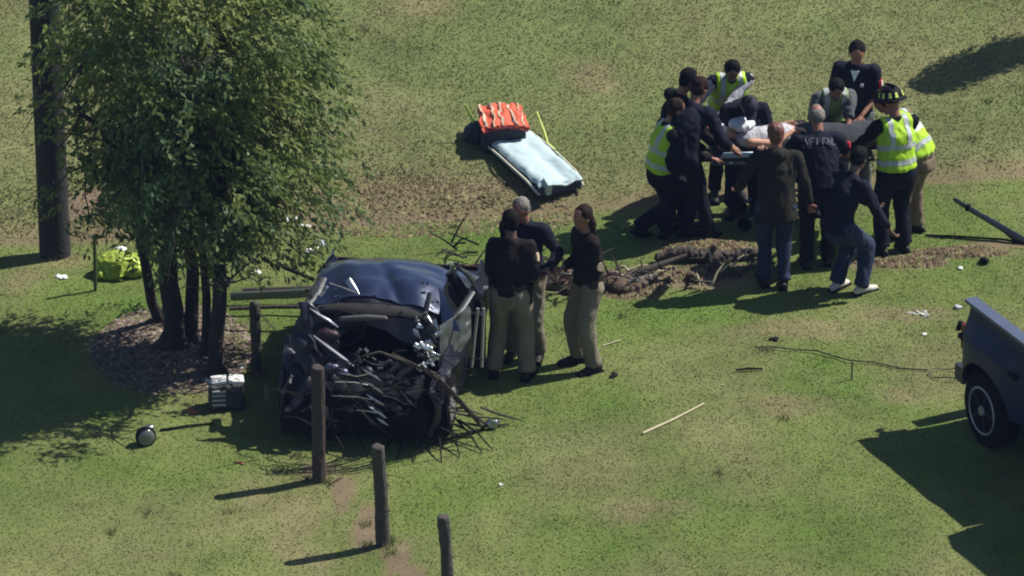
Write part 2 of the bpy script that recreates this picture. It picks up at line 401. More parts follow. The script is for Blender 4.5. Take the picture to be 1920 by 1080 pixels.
def scatter_bits(name, n, fn, size, cols, label, parent=None, flat=.4):
    V = []; Fc = []; C = []
    for i in range(n):
        x, y = fn(); z = Hs(x, y); s = size*random.uniform(.4, 1.3)
        e = Matrix.Rotation(random.uniform(0, 6.3), 3, 'Z') @ Matrix.Rotation(random.uniform(-.7, .7), 3, 'X')
        col = random.choice(cols); k = random.uniform(.6, 1.4); b = len(V)
        for q in ((-1, -.5, -.3), (1, -.4, -.3), (.8, .5, -.3), (-.9, .6, -.3), (0, 0, .6)):
            p = e @ Vector((q[0]*s, q[1]*s, q[2]*s*flat*2)); V.append((x+p.x, y+p.y, z+p.z+s*.1)); C.append([v*k for v in col])
        for f in ((0, 1, 4), (1, 2, 4), (2, 3, 4), (3, 0, 4)): Fc.append([b+j for j in f])
    me = bpy.data.meshes.new(name); np_mesh(me, np.array(V), np.array(Fc)); set_col(me, np.array(C))
    return link(name, me, chip_m, parent, False, label=label, kind='stuff')
def near(px, py, rx, ry):
    c = P0(px, py)
    def f():
        a = random.uniform(0, 6.283); r_ = math.sqrt(random.random())
        return c.x+math.cos(a)*r_*rx, c.y+math.sin(a)*r_*ry
    return f
scatter_bits('mulch', 3600, near(325, 655, .82, 1.05), .026, [(.15, .11, .085), (.09, .07, .055), (.22, .18, .15)], 'red brown bark mulch around the foot of the leafy tree')
def soil_pts():
    return near(*random.choice([(1270, 520, .7, .22), (1385, 512, .4, .18), (1330, 468, .5, .18), (1180, 545, .35, .2), (1690, 495, .5, .15), (1800, 478, .5, .14)]))()
scatter_bits('churned_soil', 3800, soil_pts, .024, [(.12, .08, .05), (.07, .045, .03), (.17, .13, .09), (.12, .13, .05)], 'torn clods of brown soil churned up beside the stretcher group', flat=.8)
scatter_bits('dead_thatch', 1500, lambda: (lambda p: (p[0], p[1]))(near(800, 400, 1.7, .6)()), .03, [(.17, .14, .08), (.11, .09, .05)], 'dry brown thatch along the foot of the bank', flat=.5)

# ------------------------------------------------------------------ TREES
def leaves_mesh(sprays, nper, L, cols, droop=.5):
    V = []; C = []
    S = len(sprays)
    for (p, d, col) in sprays:
        d = d.normalized(); side = d.cross(Vector((0, 0, 1)))
        side = side.normalized() if side.length > .01 else Vector((1, 0, 0))
        ln_ = random.uniform(.18, .34)
        for k in range(nper):
            t = k/nper*ln_
            q = p+d*t+Vector((0, 0, -droop*t*t*2))+side*random.uniform(-.035, .035)+Vector((0, 0, random.uniform(-.03, .03)))
            a = (d*random.uniform(.2, 1)+side*random.choice((-1, 1))*random.uniform(.3, 1)+Vector((random.uniform(-.3, .3), random.uniform(-.3, .3), random.uniform(-.9, .1)))).normalized()
            b = a.cross(Vector((random.uniform(-1, 1), random.uniform(-1, 1), random.uniform(.0, 1.2))))
            b = b.normalized() if b.length > .01 else side
            l_ = L*random.uniform(.6, 1.2); w_ = l_*random.uniform(.13, .24)
            V += [q, q+a*l_*.45+b*w_, q+a*l_, q+a*l_*.45-b*w_]
            k_ = random.uniform(.75, 1.3); cc = [v*k_ for v in col]; C += [cc]*4
    V = np.array([tuple(v) for v in V]); F = np.arange(len(V)).reshape(-1, 4)
    me = bpy.data.meshes.new('foliage'); np_mesh(me, V, F); set_col(me, np.array(C)); return me
def limb(mb, a, b, r0, r1, wob=.06, n=6):
    a = Vector(a); b = Vector(b); pts = []
    for i in range(n+1):
        t = i/n; p = a.lerp(b, t)
        if 0 < i < n: p += Vector((random.uniform(-wob, wob), random.uniform(-wob, wob), random.uniform(-wob, wob)))
        pts.append(p)
    mb.tube(pts, [r0+(r1-r0)*i/n for i in range(n+1)], 8); return pts
tb = G(350, 655)
T = empty('tree', tb, label='leafy green multi trunk tree with drooping sprays standing in the mulch bed', cat='tree')
trunks = [((325, 645), .115, (-.22, .1, 2.6)), ((357, 640), .075, (.05, .35, 2.6)), ((408, 700), .085, (.42, -.25, 2.5)), ((300, 600), .06, (-.6, .2, 2.4)), ((385, 660), .05, (.2, 0, 2.3))]
tips = []
for (p, r_, top) in trunks:
    g = G(*p)-tb; tr_ = MB(); pts = limb(tr_, g-Vector((0, 0, .05)), top, r_, r_*.55, .04, 7)
    tr_.tube([g-Vector((0, 0, .03)), g+Vector((0, 0, .12))], [r_*1.7, r_*1.02], 9)
    for k in range(6):
        s = pts[random.randint(3, 7)]; a = random.uniform(0, 6.28); rr = random.uniform(.7, 1.3)
        e = s+Vector((math.cos(a)*rr, math.sin(a)*rr, random.uniform(.2, 1.6))); e.x = max(e.x, -.95)
        q = limb(tr_, s, e, r_*.4, .012, .07, 5); tips.append(e)
    tr_.build('trunk', bark, T)
sprays = []
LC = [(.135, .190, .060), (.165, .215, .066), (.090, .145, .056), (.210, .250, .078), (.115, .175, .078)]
cl = []
while len(cl) < 135:
    a = random.uniform(0, 6.283); z = random.uniform(-1, 1); rr = random.random()**.33
    v = Vector((math.cos(a)*math.sqrt(1-z*z), math.sin(a)*math.sqrt(1-z*z), z))*rr
    c_ = Vector((v.x*1.08-.02, v.y*1.25, 3.15+v.z*1.95))
    if v.z < -.15 and rr > .5: c_.x += .25*(-v.z)
    cl.append((c_, v))
for k in range(26):
    a = random.uniform(0, 6.28); q_ = random.uniform(.1, .8); cl.append((Vector((math.cos(a)*q_, math.sin(a)*q_, random.uniform(1.45, 2.2))), Vector((math.cos(a)*.6, math.sin(a)*.6, -.7))))
for k in range(8): cl.append((Vector((random.uniform(.6, 1.3), random.uniform(-.8, .3), random.uniform(1.6, 2.6))), Vector((.8, 0, -.3))))
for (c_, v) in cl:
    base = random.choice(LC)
    if v.x > .3 or v.z > .3: base = random.choice([LC[1], LC[3], LC[0]])  # right and upper clumps get paler greens, sunlight put into their colour
    rad = random.uniform(.16, .40)
    for k in range(24):
        o_ = Vector((random.gauss(0, 1), random.gauss(0, 1), random.gauss(0, .8)))*rad*.62
        d = Vector((v.x*1.2, v.y*1.2, v.z*.2))+Vector((.45, 0, -.35))+Vector((random.uniform(-.6, .6), random.uniform(-.6, .6), random.uniform(-.5, .3)))
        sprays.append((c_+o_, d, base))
for k in range(46):                                    # ragged outer sprays
    a = random.uniform(0, 6.283); z_ = random.uniform(1.5, 5.0); q_ = 1.15+random.uniform(.0, .45)*(1 if math.cos(a) > -.2 else .4)
    c_ = Vector((math.cos(a)*q_, math.sin(a)*q_, z_))
    for j_ in range(6): sprays.append((c_+Vector((random.gauss(0, .09), random.gauss(0, .09), random.gauss(0, .07))), Vector((math.cos(a)+.4, math.sin(a), random.uniform(-.7, .1))), random.choice(LC)))
# low right-hand branches reaching over the car roof
for (px, py, Y_) in ((520, 395, tb.y+.5), (470, 430, tb.y+.2), (560, 330, tb.y+.4), (580, 270, tb.y+.3), (530, 480, tb.y+.1), (440, 470, tb.y+.1), (555, 440, tb.y+.3), (600, 220, tb.y), (600, 160, tb.y), (600, 300, tb.y+.2), (590, 360, tb.y+.2), (600, 100, tb.y), (150, 300, tb.y+.2), (120, 200, tb.y), (180, 380, tb.y+.3), (230, 400, tb.y+.4)):
    c_ = W(px, py, Y_)-tb
    for k in range(13):
        sprays.append((c_+Vector((random.gauss(0, .16), random.gauss(0, .2), random.gauss(0, .1))), Vector((.8, random.uniform(-.4, .4), random.uniform(-.8, .1))), random.choice(LC)))
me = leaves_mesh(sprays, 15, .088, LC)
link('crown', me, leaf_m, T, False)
br = MB()
for e in tips:
    for k in range(5): limb(br, e, e+Vector((random.uniform(-.6, .7), random.uniform(-.6, .6), random.uniform(-.7, .3))), .012, .004, .04, 4)
for (px, py) in ((520, 395), (560, 330), (590, 500), (530, 480), (610, 220)):
    limb(br, Vector((.2, 0, 1.9)), W(px, py, tb.y+.2)-tb, .025, .006, .06, 6)
br.build('branch', bark, T)

# unseen tree added outside the right edge, crown shaped for the shadow in view
tcx = P0(1915, 150)
T2 = empty('tree', (tcx.x+1.2, tcx.y+.5, Hs(tcx.x+1.2, tcx.y+.5)), label='unseen leaning tree added beyond the right edge for its shadow, above the pick-up', cat='tree')
sp = []; axis = Vector((1.0, .85, .12)).normalized(); cc0 = Vector((-.15, 0, 2.1))
for i in range(1300):
    t = random.uniform(-1, 1); rr = .13+.10*math.sqrt(max(0, 1-t*t)); q = Vector((random.gauss(0, 1), random.gauss(0, 1), random.gauss(0, 1))).normalized()*rr*random.random()**.4
    sp.append((cc0+axis*t*.8+q, q+Vector((0, 0, -.3)), random.choice(LC)))
link('crown', leaves_mesh(sp, 9, .08, LC), leaf_m, T2, False)
m_ = MB(); limb(m_, (0, 0, -.1), cc0, .06, .035, .04); m_.build('trunk', bark, T2)

# utility pole
pb = G(104, 478); pt = W(84, 40, pb.y); d = (pt-pb).normalized()
m_ = MB(); m_.tube([(0, 0, -.3), d*1.5, d*3, d*6.5], [.165, .16, .155, .14], 20)
U = empty('utility_pole', pb, label='thick dark round timber utility pole left of the leafy tree', cat='pole')
m_.build('shaft', pole_m, U)
m_ = MB(); m_.box(d*6.1+Vector((0, -.17, 0)), (2.2, .1, .12)); m_.build('crossarm', pole_m, U, False)
for x in (-1, -.5, .5, 1):
    m_ = MB(); m_.tube([d*6.1+Vector((x, -.17, .06)), d*6.1+Vector((x, -.17, .12)), d*6.1+Vector((x, -.17, .2))], [.04, .055, .03], 10); m_.build('insulator', greypl, U)

# fence posts
def post(name, b, t, r_, m, label, square=False):
    b0 = G(*b); t0 = W(*t, b0.y); P = empty(name, b0, label=label, cat='post', group='timber posts of the broken fence line')
    v = t0-b0; mb = MB(); mb.tube([(0, 0, -.15), v*.5+Vector((.006, 0, 0)), v*.985, v], [r_*1.02, r_, r_*.97, r_*.9], 12); link('shaft', voxel(mb, .012, 1, .010, 16, int(b[0]), (1, 1, .18)), m, P)
    for k in (.35, .62, .88): mb = MB(); mb.tube([v*k+Vector((r_*.9, -.01, 0)), v*k+Vector((r_*1.3, -.03, .005))], .006, 5); mb.build('staple', greymetal, P)
    return P
post('fence_post', (598, 901), (595, 688), .062, post_red, 'tall dark brown fence post in front of the wrecked car')
post('fence_post', (719, 1021), (708, 836), .062, post_m, 'grey brown fence post standing in a bare soil strip near the bottom')
post('fence_post', (845, 1165), (831, 968), .055, post_m, 'dark fence post cut off by the bottom edge of the picture')
post('fence_post', (480, 700), (477, 566), .05, post_m, 'dark fence post between the tree trunks and the wrecked car')
st = G(179, 545); m_ = MB(); m_.tube([(0, 0, -.05), W(177, 440, st.y)-st], .018, 6)
o = m_.build('stake', cm('green_stake', (.04, .06, .02), .7)); o.location = st; tag(o, 'thin green garden stake beside the green bag', 'stake')
st = G(1597, 712); m_ = MB(); m_.tube([(0, 0, -.03), (0, 0, .2)], .008, 6)
o = m_.build('stake', wirem); o.location = st; tag(o, 'short thin black stake upright in the open grass', 'stake')

# ------------------------------------------------------------------ PEOPLE
def ik(a, b, l1, l2, pole):
    v = b-a; d = v.length; mx = (l1+l2)*.995
    if d > mx: b = a+v*(mx/d); v = b-a; d = mx
    x = (l1*l1-l2*l2+d*d)/(2*d); h = math.sqrt(max(l1*l1-x*x, 0)); u = v/d
    p = pole-u*pole.dot(u); p = p.normalized() if p.length > 1e-5 else u.orthogonal().normalized()
    return a+u*x+p*h, b
PC = [0]
def person(label, px, py, face, H_=1.78, w=1.0, lean=5, slean=0, twist=0, hip=.945, hipo=(0, 0), feet=((-.13, 0), (.13, .02)), footz=(0, 0), footp=(0, 0), foota=(8, -8),
           hands=((-.27, .04, .80), (.27, .04, .80)), head=(0, 5), top=navy, bottom=navy2, shoe=leather, skin=skin_l, hair=hair_k, style='short', vest=None,
           sleeve=1.0, sleeve_m=None, long_=0.0, belt=None, hat=None, elbow=(.5, -1, -.3), group='people gathered round the stretcher', extra=None, loose=1.0, knee=(0, 1, 0.1)):
    PC[0] += 1; seed = PC[0]
    g = G(px, py); s = H_/1.78
    P = empty('person', g, R(face), label=label, cat='person', group=group)
    Hc = Vector((hipo[0], hipo[1], hip))
    lr = Matrix.Rotation(R(-lean), 3, 'X') @ Matrix.Rotation(R(slean), 3, 'Y')
    lr2 = Matrix.Rotation(R(-lean*.55), 3, 'X') @ Matrix.Rotation(R(slean*.7), 3, 'Y')
    tw = Matrix.Rotation(R(twist), 3, 'Z')
    u1 = lr2 @ Vector((0, 0, 1)); u2 = (Matrix.Rotation(R(-lean*.35), 3, 'X') @ lr) @ Vector((0, 0, 1))
    rp = (lr2 @ Vector((1, 0, 0))); rc = (lr @ tw @ Vector((1, 0, 0)))
    fwd = rc.cross(-u2).normalized()*1.0
    waist = Hc+u1*.17; chest = waist+u2*.20; neckb = waist+u2*.355
    sh = [neckb-u2*.045+rc*q*.178*w for q in (-1, 1)]
    hr = Matrix.Rotation(R(head[0]+twist*.6), 3, 'Z') @ Matrix.Rotation(R(-head[1]), 3, 'X')
    hu = hr @ Vector((0, 0, 1)); hf = hr @ Vector((0, 1, 0)); hx = hr @ Vector((1, 0, 0))
    nk = (u2*.6+hu*.4).normalized(); nkt = neckb+nk*.09
    hc = nkt+hu*.105+hf*.02
    hipj = [Hc+rp*q*.09*w-u1*.02 for q in (-1, 1)]
    fl = []; ank = []; kn = []
    for i in (0, 1):
        A = Vector((feet[i][0], feet[i][1], footz[i]+.09)); k_, a_ = ik(hipj[i], A, .43, .43, Vector((knee[0]*(1), knee[1], knee[2]))); kn.append(k_); ank.append(a_)
    el = []; wr = []
    for i, q in ((0, -1), (1, 1)):
        e_, w_ = ik(sh[i], Vector(hands[i]), .30, .265, Vector((q*elbow[0], elbow[1], elbow[2]))); el.append(e_); wr.append(w_)
    S = lambda v: Vector(v)*s
    # --- body: one continuous surface
    b = MB()
    b.tube([S(Hc-u1*.05), S(waist), S(chest), S(neckb-u2*.03)], [(.145*w*s, .10*s), (.125*w*s, .09*s), (.145*w*s, .10*s), (.10*w*s, .06*s)], 12, sx=rc, dome=True)
    b.tube([S(sh[0]), S(sh[1])], .045*s, 8, dome=True)
    b.tube([S(neckb-nk*.06), S(nkt+hu*.03)], [.062*s, .055*s], 10, dome=True)
    HR = Matrix((hx, hf, hu)).transposed()
    b.ell(S(hc+hu*.02-hf*.005), (.076*s, .095*s, .098*s), HR, 16, 12)
    b.ell(S(hc-hu*.055+hf*.028), (.056*s, .062*s, .062*s), HR, 12, 9)
    b.ell(S(hc-hu*.020+hf*.098), (.012*s, .018*s, .024*s), HR, 8, 6)
    b.ell(S(hc+hu*.020+hf*.080), (.052*s, .016*s, .012*s), HR, 8, 6)
    b.ell(S(hc-hu*.068+hf*.080), (.024*s, .012*s, .008*s), HR, 8, 6)
    for q in (-1, 1): b.ell(S(hc-hu*.012+hx*q*.078-hf*.008), (.010*s, .020*s, .032*s), HR, 8, 6)
    for i, q in ((0, -1), (1, 1)):
        b.tube([S(sh[i]), S(el[i])], [.047*s, .038*s], 9, dome=True); b.tube([S(el[i]), S(wr[i])], [.038*s, .026*s], 9, dome=True)
        fd = (wr[i]-el[i]).normalized(); pn = fd.cross(Vector((q, 0, 0))); pn = pn.normalized() if pn.length > .1 else Vector((0, 1, 0)); ps = fd.cross(pn)
        b.ell(S(wr[i]+fd*.055), (.040*s, .017*s, .052*s), Matrix((ps, pn, fd)).transposed(), 10, 8)
        b.tube([S(hipj[i]), S(kn[i])], [.075*s, .05*s], 10, dome=True); b.tube([S(kn[i]), S(ank[i])], [.052*s, .035*s], 10, dome=True)
    bm_ = voxel(b, .0155, 2)
    # fingers and eyes appended to the same mesh
    fb = MB()
    for i, q in ((0, -1), (1, 1)):
        fd = (wr[i]-el[i]).normalized(); pn = fd.cross(Vector((q, 0, 0))); pn = pn.normalized() if pn.length > .1 else Vector((0, 1, 0)); ps = fd.cross(pn)
        cu = pn*(1 if pn.dot(Vector((-q*.3, .8, -.4))) > 0 else -1)
        for j, (o_, L_) in enumerate(((-.028, .066), (-.010, .076), (.009, .070), (.027, .055))):
            a = wr[i]+fd*.09+ps*o_; b1 = a+(fd+cu*.25).normalized()*L_*.45; b2 = b1+(fd*.6+cu).normalized()*L_*.32; b3 = b2+(cu-fd*.1).normalized()*L_*.25
            fb.tube([S(a-fd*.02), S(b1), S(b2), S(b3)], [.0092*s, .0088*s, .008*s, .0065*s], 6, dome=True)
        a = wr[i]+fd*.03+ps*.032*(-1 if ps.dot(Vector((0, 1, .2))) < 0 else 1); sg = (-1 if ps.dot(Vector((0, 1, .2))) < 0 else 1)
        b1 = a+(fd*.8+ps*sg*.8+cu*.3).normalized()*.035; b2 = b1+(fd+cu*.5).normalized()*.03
        fb.tube([S(a), S(b1), S(b2)], [.012*s, .0105*s, .008*s], 6, dome=True)
    nf = len(fb.f)
    for q in (-1, 1): fb.ell(S(hc+hu*.004+hx*q*.030+hf*.083), (.012*s, .008*s, .006*s), HR, 8, 6)
    bb = bmesh.new(); bb.from_mesh(bm_); t_ = fb.mesh('t'); t_.polygons.foreach_set('material_index', [0]*nf+[1]*(len(fb.f)-nf)); bb.from_mesh(t_)
    bb.to_mesh(bm_); bb.free(); bpy.data.meshes.remove(t_)
    link('body', bm_, [skin, eye_m], P)
    # --- trousers
    t = MB()
    t.tube([S(Hc-u1*.07), S(Hc+u1*.10)], [(.165*w*s, .125*s), (.150*w*s, .112*s)], 14, sx=rp, dome=True)
    for i in (0, 1):
        t.tube([S(hipj[i]), S(kn[i])], [.098*s*w*loose, .074*s*loose], 12, dome=True)
        e_ = ank[i]+(kn[i]-ank[i]).normalized()*.0
        t.tube([S(kn[i]), S(e_)], [.074*s*loose, .064*s*loose], 12, dome=False)
        t.tube([S(kn[i].lerp(ank[i], .9)), S(e_)], [.07*s*loose, .068*s*loose], 12)
    link('trousers', voxel(t, .019, 2, .018*s, 9, seed), bottom, P)
    # --- top
    j = MB(); hem = Hc-u1*(.02+long_)
    j.tube([S(hem), S(Hc+u1*.06), S(waist), S(chest), S(neckb-u2*.045)], [((.175+.16*long_)*w*s, (.138+.12*long_)*s), (.168*w*s, .13*s), (.155*w*s, .122*s), (.178*w*s, .132*s), (.125*w*s, .088*s)], 16, sx=rc)
    j.tube([S(sh[0]+rc*.005), S(sh[1]-rc*.005)], .068*s, 10, dome=True)
    j.tube([S(neckb-nk*.05), S(neckb+nk*.035)], [.085*s, .066*s], 12)
    slv = []
    for i in (0, 1):
        dst = j if sleeve_m is None else MB()
        dst.tube([S(sh[i]), S(sh[i].lerp(el[i], min(1, sleeve*2)))], [.068*s, (.068-.014*min(1, sleeve*2))*s], 10, dome=sleeve >= .5)
        if sleeve > .5: dst.tube([S(el[i]), S(el[i].lerp(wr[i], (sleeve-.5)*2*.95))], [.055*s, .043*s], 10, dome=False)
        if sleeve_m is not None: slv.append(dst)
    if style == 'hood': j.ell(S(neckb-fwd*0+hu*.0-(hf*.07)), (.10*s, .075*s, .06*s), HR)
    link('jacket' if sleeve > .5 else 'shirt', voxel(j, .019, 2, .021*s, 8, seed+50), top, P)
    for q in slv: link('sleeve', voxel(q, .017, 2, .008*s, 10, seed+70), sleeve_m, P)
    # --- vest with reflective bands
    if vest is not None:
        v_ = MB()
        v_.tube([S(Hc+u1*.02), S(Hc+u1*.06), S(waist), S(chest), S(neckb-u2*.05)], [(.192*w*s, .152*s), (.186*w*s, .15*s), (.175*w*s, .142*s), (.192*w*s, .152*s), (.14*w*s, .108*s)], 16, sx=rc)
        v_.tube([S(sh[0]+rc*.035), S(sh[1]-rc*.035)], (.086*s), 10)
        vm = voxel(v_, .018, 2, .019*s, 8, seed+50); vo = link('vest', vm, vest, P)
        vs = []; fs_ = []; mp = {}
        for p in vm.polygons:
            c_ = p.center/s; tt_ = (c_-waist).dot(u2); xx = (c_-waist).dot(rc)
            if (abs(tt_+.07) < .028) or (abs(tt_-.09) < .028) or (abs(abs(xx)-.095) < .025 and tt_ > .09):
                f_ = []
                for vi in p.vertices:
                    if vi not in mp: mp[vi] = len(vs); vs.append(vm.vertices[vi].co+vm.vertices[vi].normal*.004)
                    f_.append(mp[vi])
                fs_.append(f_)
        if fs_: MB().add(vs, fs_).build('reflective_band', refl, vo)
    # --- shoes
    for i in (0, 1):
        Rf = Matrix.Rotation(R(foota[i]), 3, 'Z') @ Matrix.Rotation(R(-footp[i]), 3, 'X'); f_ = Rf @ Vector((0, 1, 0)); up_ = Rf @ Vector((0, 0, 1)); rx_ = Rf @ Vector((1, 0, 0))
        a_ = ank[i]-Vector((0, 0, .09)); m_ = MB()
        m_.tube([S(a_-f_*.06+up_*.045), S(a_+f_*.05+up_*.05), S(a_+f_*.13+up_*.035), S(a_+f_*.19+up_*.03)], [(.038*s, .042*s), (.044*s, .045*s), (.05*s, .034*s), (.038*s, .026*s)], 10, sx=rx_, dome=True)
        m_.tube([S(a_+up_*.05), S(ank[i]+(kn[i]-ank[i]).normalized()*.09)], [.048*s, .05*s], 10)
        so = link('boot' if shoe is leather else 'shoe', voxel(m_, .014, 2), shoe, P)
        m_ = MB(); m_.box(S(a_+f_*.06+up_*.008), (.09*s, .29*s, .022*s), Rf); m_.build('sole', rubber, so, False)
    # --- hair / hats
    if style in ('short', 'hood', 'long', 'thin'):
        h_ = MB()
        if style == 'thin':
            h_.ell(S(hc+hu*.005-hf*.03), (.083*s, .080*s, .082*s), HR, 14, 10)
            h_.ell(S(hc+hu*.072-hf*.0), (.050*s, .066*s, .045*s), HR, 12, 8)
        else:
            h_.ell(S(hc+hu*.038-hf*.026), (.086*s, .092*s, .093*s), HR, 16, 12)
            h_.ell(S(hc-hu*.005-hf*.045), (.080*s, .066*s, .085*s), HR, 12, 9)
        if style == 'long':
            h_.ell(S(hc-hu*.09-hf*.07), (.085*s, .055*s, .12*s), HR, 12, 9); h_.ell(S(hc-hu*.19-hf*.09), (.06*s, .04*s, .09*s), HR, 12, 9)
        link('hair', voxel(h_, .013, 2, .008*s, 22, seed+9), hair, P)
    if hat == 'cap':
        h_ = MB(); h_.ell(S(hc+hu*.055-hf*.008), (.090*s, .105*s, .080*s), HR, 16, 12); co = link('cap', voxel(h_, .012, 2), hat_m[0], P)
        h_ = MB(); h_.tube([S(hc+hu*.045+hf*.07), S(hc+hu*.03+hf*.16)], [(.07*s, .008*s), (.05*s, .006*s)], 12, sx=hx); h_.build('brim', hat_m[0], co)
    if hat == 'helmet':
        h_ = MB(); h_.ell(S(hc+hu*.065), (.112*s, .135*s, .105*s), HR, 18, 12); h_.tube([S(hc+hu*.03-hu*.012), S(hc+hu*.03+hu*.004)], [(.155*s, .195*s), (.145*s, .18*s)], 20, sx=hx)
        ho = link('helmet', voxel(h_, .011, 1), plastic, P)
        for a in (-.9, -.35, .25, .85, 1.9, 2.6, 3.3, 3.9, 4.5):
            dv = HR @ Vector((math.cos(a)*.113, math.sin(a)*.136, .045)); n_ = (HR @ Vector((math.cos(a), math.sin(a)*.8, .25))).normalized()
            Z_ = (HR @ Vector((0, 0, 1))); Z_ = (Z_-n_*Z_.dot(n_)).normalized(); X_ = Z_.cross(n_)
            q_ = MB(); q_.box(S(hc+hu*.035+dv*.98), (.034*s, .008*s, .055*s), Matrix((X_, n_, Z_)).transposed(), .6); q_.build('reflector', yellowst, ho, False)
        q_ = MB(); q_.tube([S(hc+hu*.17+hf*.08), S(hc+hu*.178), S(hc+hu*.165-hf*.09)], [(.012*s, .012*s)]*3, 6, sx=hx, dome=True); q_.build('crest', plastic, ho)
        q_ = MB(); q_.tube([S(hc+hu*.05+hf*.12), S(hc+hu*.15+hf*.12)], [(.04*s, .006*s), (.025*s, .006*s)], 8, sx=hx); q_.build('front_shield', greypl, ho)
    if belt:
        q_ = MB(); q_.tube([S(Hc+u1*.055), S(Hc+u1*.10)], [(.184*w*s, .148*s), (.180*w*s, .145*s)], 20, sx=rp); bo = q_.build('belt', leather, P)
        q_ = MB(); q_.box(S(Hc+u1*.0+rp*.195*w), (.05*s, .10*s, .19*s), lr2); q_.build('holster', leather, bo, False)
        q_ = MB(); q_.box(S(Hc+u1*.06-rp*.19*w+Vector((0, .04, 0))), (.045*s, .08*s, .10*s), lr2); q_.build('pouch', leather, bo, False)
    if extra: extra(P, dict(S=S, s=s, Hc=Hc, waist=waist, chest=chest, neckb=neckb, sh=sh, el=el, wr=wr, u=u2, r=rc, f=(u2.cross(rc)), hc=hc, hu=hu, hf=hf, w=w))
    return P
hat_m = [cm('dark_navy_cap', (.012, .012, .035), .8)]
def patch(side, m1, m2=None, k=.45, size=(.075, .095), out=(.066,)):
    def f(P, d):
        S = d['S']; i = 1 if side > 0 else 0; a = d['sh'][i].lerp(d['el'][i], k); n_ = d['r']*side
        ax = (d['el'][i]-d['sh'][i]).normalized(); n_ = (n_-ax*n_.dot(ax)).normalized(); b_ = ax.cross(n_)
        Mx = Matrix((b_, n_, ax)).transposed()
        q = MB(); q.tube([S(a+n_*.052), S(a+n_*.077)], [(size[0]/2, size[1]/2)]*2, 12, sx=b_); o = q.build('sleeve_patch', m1, P)
        if m2: q = MB(); q.tube([S(a+n_*.075-ax*.01), S(a+n_*.082-ax*.01)], [(size[0]/3.4, size[1]/3.4)]*2, 10, sx=b_); q.build('patch_emblem', m2, o)
    return f
OG = 'officers talking beside the wrecked car'
FOLD = ((-.06, .22, 1.08), (.08, .24, 1.12))
person('dark haired officer seen from behind in brown black jacket and khaki trousers, nearest the wreck', 957, 708, -12, 1.79, 1.05, lean=4, feet=((-.17, 0), (.17, 0)),
       hands=((-.10, .26, 1.02), (.12, .26, 1.06)), head=(25, 12), top=maroon, bottom=khaki, skin=skin_d, hair=hair_k, belt=True, group=OG, extra=patch(1, cream, k=.35), loose=1.22)  # cream sleeve patch carries the sun glare on the shoulder in its colour
def pad(P, d):
    S = d['S']; q = MB(); q.box(S(d['wr'][0]+Vector((.02, .12, .02))), (.16, .22, .02), Matrix.Rotation(.4, 3, 'X')); q.build('notepad', greypl, P, False)
person('grey haired officer in navy jacket facing the camera, behind the dark haired officer', 985, 668, 165, 1.80, 1.05, lean=5, feet=((-.14, 0), (.13, .03)),
       hands=((-.30, .28, 1.12), (.05, .24, 1.10)), head=(-12, 22), top=navy, bottom=khaki, skin=skin_r, hair=hair_g, style='short', belt=True, group=OG, extra=pad, loose=1.15)
person('brown haired officer in maroon black jacket and khaki trousers, standing right of the other two', 1102, 688, 118, 1.78, .98, lean=3, feet=((-.14, 0), (.14, .04)),
       hands=FOLD, head=(8, 8), top=maroon, bottom=khaki, skin=skin_r, hair=hair_b, style='long', belt=True, group=OG, extra=patch(-1, cream, k=.75), loose=1.2)

person('man in olive hooded jacket and blue jeans seen from behind, at the stretcher', 1452, 538, 4, 1.80, 1.12, lean=9, hipo=(0, -.03), feet=((-.10, .05), (.09, -.03)),
       hands=((-.36, .30, .98), (.38, .10, .78)), head=(14, 12), top=olive, bottom=jeans, skin=skin_r, hair=hair_r, style='hood', long_=.16, sleeve=1.0)
person('man in navy jacket and blue jeans mid step with bent knee and pale trainers', 1583, 548, -48, 1.78, 1.02, lean=20, hip=.80, hipo=(.0, -.12), feet=((-.10, -.02), (.14, .10)), footz=(0, 0),
       hands=((-.05, .42, .86), (.36, .30, .70)), head=(10, 30), top=navy, bottom=jeans, skin=skin_d, hair=hair_k, shoe=sneaker, long_=.05, loose=1.1)
def lettering(P, d):
    S = d['S']; up = d['u']; r_ = d['r']; back = -(up.cross(r_)).normalized(); back = back if back.y < 0 else -back
    def stroke(pts, x0):
        q = MB()
        for a, b in zip(pts, pts[1:]):
            f = lambda p: S(d['chest']+up*(.035+p[1]*.065)+r_*(x0+p[0]*.045)+back*(.147-.35*abs(x0+p[0]*.045)**1.5))
            q.tube([f(a), f(b)], .0065, 4)
        q.build('letter', letters, P, False)
    V_ = [(0, 1), (.45, 0), (.9, 1)]; F_ = [(.8, 1), (0, 1), (0, .5), (.65, .5), (0, .5), (0, 0)]; I_ = [(.3, 1), (.3, 0)]; N_ = [(0, 0), (0, 1), (.8, 0), (.8, 1)]; L_ = [(0, 1), (0, 0), (.7, 0)]
    for x0, c_ in ((-.145, V_), (-.09, F_), (-.04, I_), (.03, F_), (.078, N_), (.126, L_)): stroke(c_, x0)
person('grey haired man in navy shirt with grey lettering across the back, leaning over the stretcher', 1530, 500, 2, 1.82, 1.14, lean=24, hipo=(0, -.12), feet=((-.10, 0), (.12, .05)),
       hands=((-.34, .55, .95), (.36, .5, 1.0)), head=(8, 25), top=navy, bottom=navy2, skin=skin_r, hair=hair_g, style='thin', sleeve=.45, extra=lambda P, d: (lettering(P, d), patch(1, redp, k=.6)(P, d)), shoe=leather)
person('firefighter in black helmet and lime vest over dark clothes seen from behind, rightmost front figure', 1677, 474, 22, 1.80, 1.10, lean=8, feet=((-.14, .0), (.12, .0)),
       hands=((-.40, .42, 1.0), (.05, .45, 1.05)), head=(12, 15), top=blackc, bottom=navy2, skin=skin_r, hair=hair_b, style='none', hat='helmet', vest=lime, loose=1.15)
